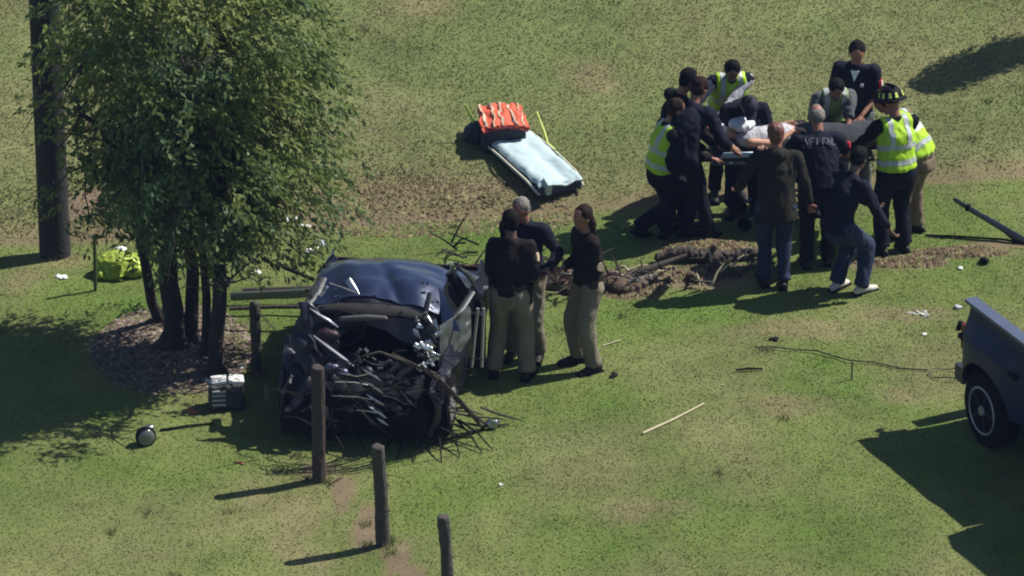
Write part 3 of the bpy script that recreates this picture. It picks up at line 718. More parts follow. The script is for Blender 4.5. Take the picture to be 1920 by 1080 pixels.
person('bent figure in tan turnout trousers and lime vest half hidden behind the helmeted firefighter', 1700, 440, 58, 1.76, 1.0, lean=38, hipo=(0, -.14), feet=((-.12, .0), (.14, -.05)),
       hands=((-.2, .60, .95), (.2, .58, .95)), head=(0, 40), top=tan_c, bottom=tan_c, skin=skin_r, hair=hair_b, vest=lime)
def tee(P, d):
    S = d['S']; f_ = d['f'] if d['f'].y > 0 else -d['f']
    q = MB(); c_ = d['neckb']-d['u']*.02
    q.add([S(c_+d['r']*-.045+f_*.092), S(c_+d['r']*.045+f_*.092), S(c_-d['u']*.10+f_*.140), S(c_+d['r']*-.04+f_*.075), S(c_+d['r']*.04+f_*.075), S(c_-d['u']*.09+f_*.118)], [(0, 2, 1), (3, 4, 5), (0, 1, 4, 3), (1, 2, 5, 4), (2, 0, 3, 5)])
    q.build('undershirt', whitep, P, False)
    q = MB(); q.tube([S(d['chest']+d['r']*-.08+f_*.13), S(d['chest']+d['r']*-.08+f_*.150)], .022, 7); q.build('badge', grey_white, P)
    patch(-1, redp, whitep, .5, (.10, .12))(P, d)
person('tall standing man in navy polo shirt with red and white sleeve patch, farthest back', 1600, 366, 168, 1.84, 1.02, lean=3, feet=((-.13, 0), (.13, .0)),
       hands=((-.10, .22, 1.0), (.28, .10, .86)), head=(10, 28), top=navy, bottom=grey_c, skin=skin_r, hair=hair_k, sleeve=.5, extra=tee)
person('black haired helper in grey and lime vest with bare forearms reaching down to the stretcher', 1556, 392, 188, 1.76, .98, lean=28, hipo=(0, -.14), feet=((-.12, 0), (.13, .02)),
       hands=((-.05, .50, .98), (.22, .46, 1.02)), head=(-8, 48), top=grey_c, bottom=navy2, skin=skin_r, hair=hair_k, sleeve=.42, vest=cm('grey_green_mesh', (.19, .27, .09), .8))
person('helper in navy cap and navy jacket bent low over the patient on the stretcher', 1392, 398, 182, 1.74, 1.12, lean=42, hipo=(0, -.2), feet=((-.13, 0), (.13, .03)),
       hands=((-.18, .44, 1.0), (.15, .46, .98)), head=(10, 55), top=navy, bottom=navy2, skin=skin_l, hair=hair_k, hat='cap')
person('man in lime vest with grey striped sleeves bending forward behind the stretcher', 1362, 368, 190, 1.80, 1.06, lean=24, hipo=(0, -.1), feet=((-.14, 0), (.13, .0)),
       hands=((.22, .42, 1.05), (.42, .32, .98)), head=(-10, 45), top=navy, sleeve_m=grey_white, bottom=navy2, skin=skin_d, hair=hair_k, vest=lime)
person('figure in navy overalls seen from behind reaching for the left end of the stretcher', 1290, 447, -28, 1.82, 1.10, lean=26, hipo=(-.05, -.08), feet=((-.24, -.06), (.20, .06)),
       hands=((.05, .52, 1.0), (.38, .30, .93)), head=(-10, 35), top=navy, bottom=navy2, skin=skin_r, hair=hair_b, long_=.0, sleeve=.8, loose=1.0)
person('man with black hair in black jacket at the left edge of the stretcher group', 1262, 424, -62, 1.80, 1.04, lean=12, hipo=(0, -.05), feet=((-.12, 0), (.12, .04)),
       hands=((-.1, .48, 1.0), (.26, .35, .95)), head=(-8, 25), top=blackc, bottom=navy2, skin=skin_r, hair=hair_k)
person('brown haired helper in lime vest lunging with one boot stretched out to the left', 1252, 440, -72, 1.74, 1.0, lean=10, hip=.76, hipo=(0, -.10), feet=((-.05, -.32), (.10, .16)), footz=(.02, 0), footp=(25, 0),
       hands=((-.05, .46, .90), (.2, .42, .92)), head=(0, 22), top=blackc, bottom=navy2, skin=skin_r, hair=hair_b, vest=lime, loose=1.12)

# ------------------------------------------------------------------ STRETCHER and patient
sg = G(1455, 415); ST = empty('stretcher', sg, R(4), label='wheeled ambulance stretcher with grey blue side rails in the middle of the group', cat='stretcher')
m_ = MB()
for y in (-.27, .27): m_.tube([(-.70, y, .80), (.98, y, .80)], .018, 8)
for x in (-.70, .98): m_.tube([(x, -.27, .80), (x, .27, .80)], .018, 8)
m_.build('frame', slate, ST)
for y in (-.30, .30):
    m_ = MB(); m_.tube([(-.66, y, .82), (-.60, y, .93), (-.15, y, .93), (-.10, y, .82)], .013, 8); m_.tube([(-.60, y, .90), (-.14, y, .90)], (.02), 6); m_.build('side_rail', cm('pale_rail', (.35, .45, .50), .35, .5), ST)
m_ = MB(); m_.box((.14, 0, .845), (1.66, .5, .07)); bm2 = bmesh.new(); t_ = m_.mesh('t'); bm2.from_mesh(t_); bmesh.ops.bevel(bm2, geom=bm2.edges[:], offset=.02, segments=3, affect='EDGES'); bm2.to_mesh(t_); bm2.free(); link('mattress', t_, darkcloth, ST)
for sx_ in (-1, 1):
    for y in (-.22, .22):
        m_ = MB(); m_.tube([(.14+sx_*.55, y, .79), (.14-sx_*.45, y, .12)], .014, 6); m_.build('leg', slate, ST)
        m_ = MB(); m_.tube([(.14+sx_*.5-.0, y-.015, .075), (.14+sx_*.5, y+.015, .075)], .075, 14); m_.build('wheel', rubber, ST)
        m_ = MB(); m_.tube([(.14+sx_*.5, y, .075), (.14+sx_*.45, y, .14)], .012, 6); m_.build('fork', slate, ST)
# patient lying on it, head to the left
PT = empty('person', sg+Vector((0, 0, .885)), R(4), label='patient lying on the stretcher under a dark blanket, bare arm showing', cat='person')
b = MB()
b.tube([(-.32, 0, .10), (-.05, 0, .10), (.22, 0, .09), (.34, 0, .08)], [(.16, .09), (.18, .11), (.155, .10), (.165, .095)], 14, sx=(0, 1, 0), dome=True)
b.tube([(-.36, 0, .09), (-.46, 0, .11)], .055, 9, dome=True)
b.ell((-.55, 0, .13), (.11, .078, .09), None, 14, 10); b.ell((-.56, 0, .215), (.022, .012, .018)); b.ell((-.50, 0, .12), (.05, .055, .06))
for q in (-1, 1):
    b.tube([(.36, q*.09, .08), (.78, q*.10, .10)], [.075, .052], 10, dome=True); b.tube([(.78, q*.10, .10), (1.02, q*.11, .06)], [.05, .036], 10, dome=True)
    b.ell((1.04, q*.11, .10), (.035, .04, .09))
b.tube([(-.30, -.18, .11), (-.05, -.22, .10)], [.05, .042], 9, dome=True); b.tube([(-.05, -.22, .10), (.14, -.12, .20)], [.04, .027], 9, dome=True); b.ell((.19, -.09, .21), (.05, .038, .018))
b.tube([(-.30, .18, .11), (-.02, .22, .10)], [.05, .042], 9, dome=True); b.tube([(-.02, .22, .10), (.18, .14, .19)], [.04, .027], 9, dome=True); b.ell((.22, .12, .20), (.05, .038, .018))
bmh = voxel(b, .012, 2)
fb = MB()
for sy, bx_ in ((-1, .22), (1, .25)):
    for k in range(4): fb.tube([(bx_, sy*.10+(k-1.5)*.018, .212), (bx_+.04, sy*.10+(k-1.5)*.02, .208), (bx_+.065-.006*abs(k-1.5), sy*.10+(k-1.5)*.021, .192)], [.0088, .0085, .007], 6, dome=True)
    fb.tube([(bx_-.06, sy*.10-.03, .205), (bx_-.03, sy*.10-.055, .20), (bx_, sy*.10-.062, .19)], [.011, .010, .008], 6, dome=True)
bb = bmesh.new(); bb.from_mesh(bmh); t_ = fb.mesh('t'); bb.from_mesh(t_); bb.to_mesh(bmh); bb.free()
link('body', bmh, cm('patient_skin', (.55, .30, .20), .55), PT)
m_ = MB(); m_.tube([(-.36, 0, .10), (-.05, 0, .10), (.10, 0, .10)], [(.17, .10), (.195, .122), (.18, .11)], 14, sx=(0, 1, 0), dome=True)
link('shirt', voxel(m_, .014, 2, .012, 12, 3), grey_white, PT)
m_ = MB(); m_.ell((-.60, 0, .145), (.085, .086, .092), None, 14, 10); link('hair', voxel(m_, .012, 2, .006, 22, 4), hair_b, PT)
m_ = MB(); m_.grid(lambda u, v: (.20+u*.88, -.27+v*.54, .03+.19*math.sin(math.pi*v)**.6+.02*mnoise.noise(Vector((u*7, v*7, 0)))), 30, 24, .012)
m_.build('blanket', cm('slate_blanket', (.03, .035, .045), .9), PT)
m_ = MB(); m_.ell((-.38, .02, .24), (.14, .15, .06)); m_.ell((-.62, -.05, .21), (.08, .08, .07)); link('bandage', voxel(m_, .012, 2, .02, 9, 8), white_c, PT)
m_ = MB(); m_.ell((-.30, .10, .30), (.055, .055, .10), Matrix.Rotation(.4, 3, 'Y')); link('oxygen_bag', voxel(m_, .011, 1, .006, 20, 8), cm('pale_lilac_bag', (.5, .5, .72), .4), PT)

# ------------------------------------------------------------------ LITTER BOARD with orange pack
q0 = G(925, 300); q1 = G(1000, 376)
a_ = G(985, 306); A = math.atan2((q1-q0).y, (q1-q0).x)
BD = empty('stretcher_board', G(1001, 318), R(-66), label='long board covered with a wrinkled pale sheet lying on the bank', cat='stretcher')
Lb, Wb = 1.42, .54
def nz_(u, v): return mnoise.noise(Vector((v*9, u*2, 4)))
def bsurf(u, v):
    x = -Lb/2+u*Lb; y = -Wb/2+v*Wb
    e = min(u, 1-u, v*.5, (1-v)*.5)
    return (x+.02*nz_(u, v), y*(1-.05*u)+.015*mnoise.noise(Vector((x*9, 3, 1))), .17-.05*math.exp(-e*40)+.018*mnoise.noise(Vector((x*4, y*7, 1)))+.007*mnoise.noise(Vector((x*8+y*5, y*12, 5)))+.010*(1-abs(mnoise.noise(Vector((x*7-y*8, y*9, 9)))))-.03*math.exp(-((y-.07)/.07)**2)*(math.sin(x*3)*.5+.5))
m_ = MB(); m_.grid(bsurf, 50, 22, .03); m_.build('sheet', sheet_m, BD)
m_ = MB(); m_.box((0, 0, .07), (Lb*.97, Wb*.9, .11)); m_.build('board', cm('shaded_board', (.035, .045, .09), .7), BD, False)  # dark navy puts the shaded side of the thickness into the colour
for y in (-.295, .29):
    m_ = MB(); m_.tube([(-.72, y, .10), (-.2, y*1.03, .12), (.45, y, .11), (.72, y*.9, .05)], .016, 6); m_.build('side_strap', cm('pale_strap', (.45, .46, .36), .7), BD)
m_ = MB(); m_.box((.70, -.16, .12), (.14, .05, .14), Matrix.Rotation(.3, 3, 'Y')); m_.build('strap_end', sheet_m, BD, False)
# orange pack
kb = G(947, 288); PK = empty('rescue_bag', kb, R(8), label='orange red bag with cream stripes sitting at the head of the sheeted board', cat='bag')
def pk(u, v):
    x = -.26+.52*u; z = v
    yy = -.02+v*.56; zz = .31+.07*v-.05*v*v*v+.03*math.sin(u*math.pi)+.008*math.sin(u*math.pi*8)+.03*mnoise.noise(Vector((u*5, v*4, 2)))+.018*mnoise.noise(Vector((u*13, v*6, 5)))
    return (x*(1-.12*v)+.03*mnoise.noise(Vector((v*5, 1, u*3))), yy+.05*mnoise.noise(Vector((u*6, 2, 3))), zz)
m_ = MB(); m_.grid(pk, 26, 14, .05); m_.build('cover', orange, PK)
for k in range(5):
    u0 = .05+k*.215+random.uniform(-.02, .02); wk = random.uniform(.02, .05); m_ = MB(); m_.grid(lambda u, v: Vector(pk(u0+u*wk+.025*math.sin(v*4+u0*20), v))+Vector((0, 0, .014)), 3, 12, .008); m_.build('stripe', cream, PK)
m_ = MB(); m_.box((0, .22, .17), (.46, .40, .30)); link('bag_body', voxel(m_, .02, 4, .015, 8, 3), darkcloth, PK)
m_ = MB(); m_.tube([(-.25, -.02, .26), (-.12, -.025, .30), (0, -.025, .32), (.12, -.02, .30), (.25, -.02, .26)], .014, 6); m_.build('opening_rim', cm('dark_red', (.16, .02, .02), .7), PK)
yb = G(893, 262)
YS = empty('strap_bundle', yb, 0, label='yellow green strap end sticking up left of the orange bag', cat='strap')
m_ = MB(); m_.tube([(0, 0, .1), (-.05, 0, .26), (-.12, .02, .40)], [(.018, .006)]*3, 6); m_.build('strap', yellowst, YS)
m_ = MB(); m_.ell((.02, 0, .08), (.15, .14, .13)); link('dark_pouch', voxel(m_, .02, 2, .02, 9, 5), darkcloth, YS)
rp_ = G(1010, 262); m_ = MB(); m_.tube([(-.12, .25, .12), (-.02, .3, .2), (.06, .1, .06), (.10, -.2, .05), (.18, -.5, .1)], .009, 6)
o = m_.build('rope', yellowst); o.location = rp_; tag(o, 'thin yellow green rope curling right of the orange bag', 'rope')

# ------------------------------------------------------------------ WRECKED CAR
cg = G(712, 745); cz = cg.z
CARROT = R(-9)
CAR = empty('wrecked_car', cg, CARROT, label='crushed dark blue car without windscreen, front torn open, wrapped in branches', cat='car')
CI = Matrix.Rotation(-CARROT, 3, 'Z')
def C(px, py, yl):                                   # picture point -> car-local point at local depth yl (one iteration on world depth)
    Y_ = cg.y+yl
    for _ in range(6):
        p = CI @ (W(px, py, Y_)-cg); Y_ += yl-p.y
    return p
def nz(x, y, z=0, k=1.0): return mnoise.noise(Vector((x, y, z)))*k
def roof(u, v):
    x = -.64+u*1.28; y = -.12+v*1.15; cx = abs(u-.5)*2
    z = 1.13+.10*math.sin(math.pi*min(1, v*.8+.12))-.11*cx**3-.16*v**3-.05*math.exp(-((v)/.12)**2)
    z += .03*nz(x*2.5, y*3, 2)+.018*nz(x*6, y*7, 7)-.035*math.exp(-((x-.2+y*.5)/.07)**2)*(1-v)-.03*math.exp(-((y-.35)/.05)**2)*max(0, x)-(.06*math.exp(-((x+.45)/.18)**2-((y+.05)/.2)**2))
    return (x*(1-.06*v)-.03, y, z)
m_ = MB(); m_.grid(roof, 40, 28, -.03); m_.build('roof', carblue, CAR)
# roof front lip folded down
m_ = MB(); m_.grid(lambda u, v: Vector(roof(u, 0))+Vector((0, -.16*v-.02, -.10*v*v-.16*v+.03*nz(u*6, v*3, 4)-.06*v*math.sin(u*9))), 30, 5, .02); m_.build('roof_lip', carpurple, CAR)
# bent roof tongue catching the light
m_ = MB(); m_.tube([C(652, 524, -.25), C(661, 538, -.3), C(673, 552, -.35)], [(.03, .008), (.03, .008), (.008, .006)], 8, sx=(1, 0, 0)); m_.build('torn_flap', rawmetal, CAR)
m_ = MB(); m_.tube([C(618, 531, -.3), C(645, 540, -.32), C(668, 549, -.35)], .008, 5); m_.build('trim_strip', rawmetal, CAR)
random.seed(33)
for k in range(34):                                    # crazed windscreen fragments along the opening
    px = random.choice([random.uniform(598, 640), random.uniform(780, 815), random.uniform(610, 800)]); py = random.uniform(552, 590) if 640 < px < 780 else random.uniform(530, 610)
    m_ = MB(); m_.box(C(px, py, -.36+random.uniform(-.08, .04)), (random.uniform(.01, .05), .006, random.uniform(.008, .03)), Matrix.Rotation(random.uniform(-1.5, 1.5), 3, 'Y') @ Matrix.Rotation(random.uniform(-1, 1), 3, 'X')); m_.build('glass_fragment', random.choice([greymetal, rawmetal, glass, glass]), CAR, False)
# body sides
for sx_ in (-1, 1):
    def side(u, v, sx_=sx_):
        y = -1.12+u*2.75; z = .16+v*.66
        x = .80+.05*math.sin(math.pi*v)-.10*max(0, v-.7)
        front = max(0, -y-.35); x -= front*.10; z -= v*front*.22
        cr = .05*nz(y*4, z*4, 3+sx_)+.03*nz(y*10, z*9, 5)
        for wy in (-.62, 1.1):
            d_ = math.hypot(y-wy, z-.30)
            if d_ < .36 and z < .64: z = max(z, .30+math.sqrt(max(0, .36**2-(y-wy)**2))) if v < .5 else max(z, .66)
        return (sx_*(x+cr*(1 if y < .1 else .3)), y, z)
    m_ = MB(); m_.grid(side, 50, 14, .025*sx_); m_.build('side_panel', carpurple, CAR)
# floor, rear deck and boot
m_ = MB(); m_.box((0, .25, .22), (1.5, 2.6, .10)); m_.build('floor_pan', darkmetal, CAR, False)
m_ = MB(); m_.grid(lambda u, v: (-.76+1.52*u, .98+.62*v, .84-.16*v-.08*abs(u-.5)**2*4+.02*nz(u*4, v*4, 9)), 16, 10, -.03); m_.build('boot_lid', carblue, CAR)
m_ = MB(); m_.grid(lambda u, v: (-.58+1.16*u, .90+.12*v, 1.06-.16*v), 6, 3, -.015); m_.build('rear_window', glass, CAR)
m_ = MB(); m_.box((0, 1.60, .42), (1.5, .12, .5)); m_.build('rear_bumper', carpurple, CAR)
for sx_ in (-1, 1):
    m_ = MB(); m_.box((sx_*.62, 1.73, .62), (.28, .03, .14)); m_.build('tail_light', cm('dark_red_glass', (.03, .003, .003), .3), CAR, False)
# pillars
for sx_ in (-1, 1):
    m_ = MB(); m_.tube([(sx_*.60, .55, 1.14), (sx_*.74, .60, .80)], [(.05, .03)]*2, 6); m_.build('door_pillar', plastic, CAR)
    m_ = MB(); m_.grid(lambda u, v, sx_=sx_: (sx_*(.60+.18*v), .85+.40*u*(.4+.6*v)+.06*v, 1.12-.12*u-.24*v), 5, 5, .02*sx_); m_.build('rear_pillar', carblue, CAR)
m_ = MB(); m_.tube([C(606, 520, -.15), C(592, 545, -.3), C(575, 572, -.5)], [(.04, .015), (.06, .015), (.035, .015)], 6, sx=(1, 0, 0)); m_.build('windscreen_pillar', greymetal, CAR)
for a, b_ in (((600, 528), (585, 556)), ((610, 536), (600, 556))):
    m_ = MB(); m_.tube([C(*a, -.33), C((a[0]+b_[0])/2+3, (a[1]+b_[1])/2, -.36), C(*b_, -.42)], .012, 5); m_.build('pillar_trim', rawmetal, CAR)
m_ = MB(); m_.tube([C(806, 548, -.2), C(800, 575, -.28), C(794, 603, -.35)], [(.022, .02), (.03, .02), (.03, .02)], 6); m_.build('windscreen_pillar', greymetal, CAR)
m_ = MB(); m_.grid(lambda u, v: C(822+6*u+v*8+28*v*u, 540+78*v+4*u, -.05-.25*v), 6, 10, .02); m_.build('wing_panel', carblue, CAR)
# side window opening (dark glass) and slanted door frame
m_ = MB(); m_.grid(lambda u, v: (.58+.20*v, -.02+.85*u, 1.10-.32*v), 6, 4, .012); m_.build('side_window', glass, CAR)
m_ = MB(); m_.tube([C(889, 542, .45), C(868, 575, .2), C(842, 607, -.15)], [(.03, .014), (.034, .014), (.02, .014)], 6, sx=(1, 0, 0)); m_.build('door_frame', greymetal, CAR)
# dashboard etc
m_ = MB(); m_.tube([C(598, 585, -.42), C(640, 580, -.42), C(700, 582, -.42), C(760, 586, -.42), C(800, 598, -.42)], [(.05, .07), (.10, .06), (.11, .05), (.09, .05), (.03, .03)], 10); m_.build('dashboard', greypl, CAR)
m_ = MB(); m_.tube([C(640, 598, -.6), C(690, 596, -.6), C(722, 597, -.62)], [.028, .034, .026], 10, dome=True); m_.build('airbag_tube', cm('mid_grey_plastic', (.075, .07, .07), .7), CAR)
for x in (-.32, .36):
    m_ = MB(); m_.ell((x, .35, .62), (.22, .08, .34)); m_.ell((x, .10, .36), (.22, .26, .09)); m_.ell((x, .36, .98), (.12, .05, .08)); link('seat', voxel(m_, .025, 3), blackc, CAR)
sw = C(650, 616, -.62); m_ = MB(); pts = [sw+Vector((.17*math.cos(a), .05*math.sin(a), .15*math.sin(a))) for a in [k*math.pi/9 for k in range(19)]]; m_.tube(pts, .014, 6); m_.tube([sw-Vector((.16, 0, 0)), sw+Vector((.16, 0, 0))], .014, 5); m_.build('steering_wheel', plastic, CAR)
# left wing crumple; its glint is put in as a pale metal strip
m_ = MB(); m_.grid(lambda u, v: C(560+78*u-14*v+6*math.sin(v*9+u*4), 568+45*u+115*v-10*math.sin(u*7), -.62-.25*v+.06*nz(u*5, v*5, 2)), 18, 16, .02); m_.build('wing_panel', carpurple, CAR)
m_ = MB(); m_.tube([C(580, 578, -.66), C(598, 590, -.68), C(616, 600, -.7), C(634, 614, -.72)], [(.008, .008), (.018, .012), (.026, .016), (.01, .01)], 6); m_.build('glint_strip', rawmetal, CAR)
m_ = MB(); m_.tube([C(588, 630, -.86), C(618, 652, -.92), C(645, 672, -.95), C(664, 688, -1.0)], [(.008, .01), (.026, .012), (.024, .012), (.01, .01)], 6); m_.build('bonnet_edge', cm('scraped_paint', (.13, .13, .17), .45, .3, namt=.3), CAR)
m_ = MB(); m_.ell(C(612, 628, -.78), (.12, .05, .06)); link('inner_wing', voxel(m_, .02, 2, .03, 7, 2), cm('maroon_metal', (.02, .008, .012), .5, .2), CAR)
# crumpled bonnet standing on the left front, throws the big shadow
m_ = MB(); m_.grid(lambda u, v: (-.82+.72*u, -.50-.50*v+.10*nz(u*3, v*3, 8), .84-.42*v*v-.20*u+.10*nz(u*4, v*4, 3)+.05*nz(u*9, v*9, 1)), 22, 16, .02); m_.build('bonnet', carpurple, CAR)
# engine bay lumps
for k in range(26):
    x = random.uniform(-.5, .55); y = random.uniform(-1.15, -.45); z = .62+.25*(y+.45)+random.uniform(-.16, .02); m_ = MB()
    t = random.random(); rt = Matrix.Rotation(random.uniform(-.6, .6), 3, 'Y') @ Matrix.Rotation(random.uniform(0, 3), 3, 'Z')
    if t < .45: m_.box((x, y, z), (random.uniform(.1, .3), random.uniform(.08, .2), random.uniform(.08, .2)), rt, random.uniform(.6, 1))
    elif t < .75: m_.tube([Vector((x, y, z))+rt @ Vector((-.12, 0, 0)), Vector((x, y, z)), Vector((x, y, z))+rt @ Vector((.14, .03, .02))], random.uniform(.02, .06), 9)
    else: m_.tube([(x, y, z), (x+random.uniform(-.2, .2), y, z+.1), (x+random.uniform(-.3, .3), y-.1, z-.05)], .014, 6)
    m_.build('engine_part', random.choice([darkmetal, darkmetal, plastic, plastic]), CAR)
m_ = MB(); m_.box((0, -.66, .36), (1.3, .8, .34), None, .8); link('engine_block', voxel(m_, .035, 1, .10, 5, 4), darkmetal, CAR)
m_ = MB(); m_.box((-.35, -1.05, .26), (.8, .10, .22), Matrix.Rotation(.15, 3, 'Z')); link('front_bumper', voxel(m_, .025, 1, .09, 5, 6), plastic, CAR)
m_ = MB(); m_.box((.36, -1.0, .26), (.6, .12, .30), Matrix.Rotation(-.25, 3, 'Z')); link('radiator', voxel(m_, .025, 1, .08, 6, 6), darkmetal, CAR)
for (px, py) in ((600, 705), (622, 690), (640, 700)):
    m_ = MB(); p = C(px, py, -1.02); m_.ell(p, (.07, .04, .05)); link('bonnet_crease', voxel(m_, .015, 1, .02, 12, px), cm('lilac_scrape', (.07, .07, .12), .35, .3), CAR)
# silver torn metal on the right front
random.seed(21)
for k in range(20):
    t = random.random(); px = 796+random.uniform(-16, 26)+(6 if t > .5 else 0); py = 588+t*98; p = C(px, py, -.45-.35*t)
    a = Vector((random.uniform(-1, 1), random.uniform(-.4, .4), random.uniform(-1, 1))).normalized()*random.uniform(.03, .085)
    m_ = MB(); m_.tube([p-a, p+Vector((random.uniform(-.02, .02), -.02, .02)), p+a], [(.010, .004), (.028, .006), (.008, .004)], 6, sx=(random.uniform(-1, 1), .3, random.uniform(-1, 1))); m_.build('torn_metal', random.choice([rawmetal, rawmetal, greymetal]), CAR)
for (px, py, r_) in ((787, 645, .045), (806, 655, .05), (813, 668, .06), (793, 689, .045), (808, 684, .035)):
    m_ = MB(); pc_ = C(px, py, -.72)
    for k in range(3): m_.box(pc_+Vector((random.uniform(-.03, .03), 0, random.uniform(-.03, .03))), (r_*1.6, .015, r_*random.uniform(.5, 1.2)), Matrix.Rotation(random.uniform(-1, 1), 3, 'Y') @ Matrix.Rotation(random.uniform(-1, .2), 3, 'X'))
    link('headlight_shard', voxel(m_, .009, 1, .006, 18, px), cm('shiny_lamp_shell', (.75, .77, .80), .2, .6, namt=.3), CAR)
# right front wing/door skin, greenish grey dusty
m_ = MB(); m_.grid(lambda u, v: C(822+58*u, 612-38*u+(75+30*(1-u))*v-20*u*v, -.50+.55*u-.05*v+.05*nz(u*5, v*5, 6)), 18, 14, .02); m_.build('front_door_skin', cm('dusty_panel', (.075, .085, .085), .45, .2, nscale=5, namt=.5), CAR)
# door hanging open behind
m_ = MB(); m_.grid(lambda u, v: C(884+26*u, 585+100*v+6*u, .15+.05*u), 6, 10, .03); m_.build('open_door', plastic, CAR)
for (px0, px1) in ((896, 884), (907, 903)):
    m_ = MB(); m_.tube([C(px0, 578, .12), C((px0+px1)/2, 630, .1), C(px1, 688, .08)], .017, 6); m_.build('door_edge', cm('pale_door_edge', (.26, .27, .25), .4, .3), CAR)
for (x, y) in ((-.74, -.62), (.74, -.62), (-.74, 1.1), (.74, 1.1)):
    sg_ = 1 if x > 0 else -1
    m_ = MB(); m_.tube([(x-.10*sg_, y, .30), (x-.09*sg_, y, .30), (x+.09*sg_, y, .30), (x+.10*sg_, y, .30)], [.26, .30, .30, .26], 24); wo_ = m_.build('wheel', rubber, CAR)
    m_ = MB(); m_.tube([(x+.08*sg_, y, .30), (x+.105*sg_, y, .30)], [.19, .17], 20); m_.build('rim', rim_m, wo_)
# battery / grey shapes in the left shade
m_ = MB(); m_.box(C(500, 735, -.95)+Vector((0, 0, 0)), (.05, .03, .16)); m_.build('loose_strut', greymetal, CAR)

# ------------------------------------------------------------------ BRANCH TANGLE round the car front
random.seed(5)
TG = empty('broken_branches', G(780, 815), label='tangle of dark broken branches and wires arching over the front of the wrecked car', cat='branches')
to = TG.location.copy()
def LW(pts): return [W(px, py, cg.y+dy)-to for px, py, dy in pts]
def GP(px, py, z=0.0):
    g = G(px, py); return Vector((g.x, g.y, g.z+z))-to
m_ = MB(); m_.tube(LW([(650, 690, -1.25), (680, 668, -1.3), (712, 660, -1.3), (745, 672, -1.3), (790, 690, -1.28), (830, 718, -1.2), (862, 755, -1.0), (895, 790, -.72), (912, 812, -.65)]), [.008, .012, .014, .016, .017, .019, .02, .02, .014], 7); m_.build('main_branch', deadwood, TG)
m_ = MB(); m_.tube(LW([(735, 662, -1.35), (775, 682, -1.35), (815, 700, -1.3), (850, 735, -1.15), (885, 775, -.9), (925, 806, -.65)]), [.007, .009, .010, .012, .013, .009], 6); m_.build('main_branch', deadwood, TG)
for (a, b_, c_) in (((902, 764, -.8), (940, 778, -.65), (978, 788, -.6)), ((860, 790, -.8), (905, 800, -.7), (955, 795, -.6)), ((835, 770, -1.0), (880, 780, -.8), (945, 786, -.62)), ((840, 790, -.95), (880, 808, -.8), (915, 812, -.7)), ((835, 765, -1), (870, 765, -.95), (905, 778, -.8))):
    m_ = MB(); m_.tube(LW([a, b_, c_]), [.012, .013, .007], 6); m_.build('side_branch', deadwood, TG)
m_ = MB(); p = LW([(925, 795, -.7)])[0]
for k in range(6): m_.box(p+Vector((random.uniform(-.05, .05), 0, random.uniform(-.03, .03))), (random.uniform(.03, .07), .02, random.uniform(.02, .04)), Matrix.Rotation(random.uniform(-1, 1), 3, 'Y') @ Matrix.Rotation(random.uniform(-1, 1), 3, 'X'))
pass; link('foil_scrap', voxel(m_, .012, 1, .02, 18, 4), rawmetal, TG)
# dark twigs stand in for the tangle's cast shadow lines on the grass
for (x0, y0, x1, y1) in ((780, 810, 745, 862), (800, 812, 775, 868), (815, 815, 828, 868), (830, 812, 862, 858), (770, 805, 715, 855), (850, 808, 905, 852), (860, 815, 925, 846), (570, 825, 600, 850), (620, 830, 655, 862), (560, 822, 590, 842), (660, 828, 690, 858), (600, 835, 650, 842)):
    m_ = MB(); a = GP(x0, y0, .16); b_ = GP(x1, y1, .01); mid = a.lerp(b_, .55)+Vector((random.uniform(-.03, .03), 0, .05)); m_.tube([a, mid, b_], [.014, .011, .006], 6); m_.build('shadow_twig', twig_m, TG)
for k in range(26):                                   # thin sprung wires looping over the front
    x0 = random.uniform(600, 800); y0 = random.uniform(675, 770); x1 = x0+random.uniform(30, 150); y1 = y0+random.uniform(-10, 70)
    m_ = MB(); m_.tube(LW([(x0, y0, -1.3), ((x0*2+x1)/3, min(y0, y1)-random.uniform(0, 25), -1.35), ((x0+2*x1)/3, (y0+y1)/2-random.uniform(0, 15), -1.25), (x1, y1, -1.1)]), [.004, .006, .006, .004], 4); m_.build('wire', random.choice([twig_m, twig_m, greymetal]), TG)
for k in range(20):
    m_ = MB(); px = random.uniform(560, 850); py = random.uniform(700, 815); a = GP(px, min(py+60, 838), random.uniform(.05, .35))
    d = Vector((random.uniform(-.3, .3), random.uniform(-.15, .15), random.uniform(-.15, .2))); m_.tube([a-d, a+Vector((0, 0, random.uniform(-.05, .05))), a+d], [.008, .012, .006], 5); m_.build('twig', random.choice([twig_m, plastic]), TG)
# shiny horizontal wires and zig-zag chrome pieces
for pts in ([(628, 716, -1.4), (665, 717, -1.42), (690, 722, -1.42)], [(622, 742, -1.38), (668, 744, -1.4), (698, 749, -1.42)], [(668, 769, -1.4), (690, 771, -1.42), (712, 775, -1.42)], [(640, 700, -1.35), (670, 706, -1.38), (696, 700, -1.4)]):
    m_ = MB(); m_.tube(LW(pts), .0065, 5); m_.build('wire', cm('silver_wire', (.45, .45, .46), .35, .7), TG)
zz = [(690, 698), (702, 706), (694, 722), (706, 730), (696, 745), (708, 752), (700, 768), (712, 776), (716, 790)]
for k, (px, py) in enumerate(zz):
    m_ = MB(); m_.tube(LW([(px-9, py-6, -1.45), (px+random.uniform(-2, 2), py, -1.47), (px+12, py+8, -1.45)]), [(.004, .002), (.012, .003), (.004, .002)], 6, sx=(random.uniform(-1, 1), .2, 1)); m_.build('grille_shard', rawmetal, TG)
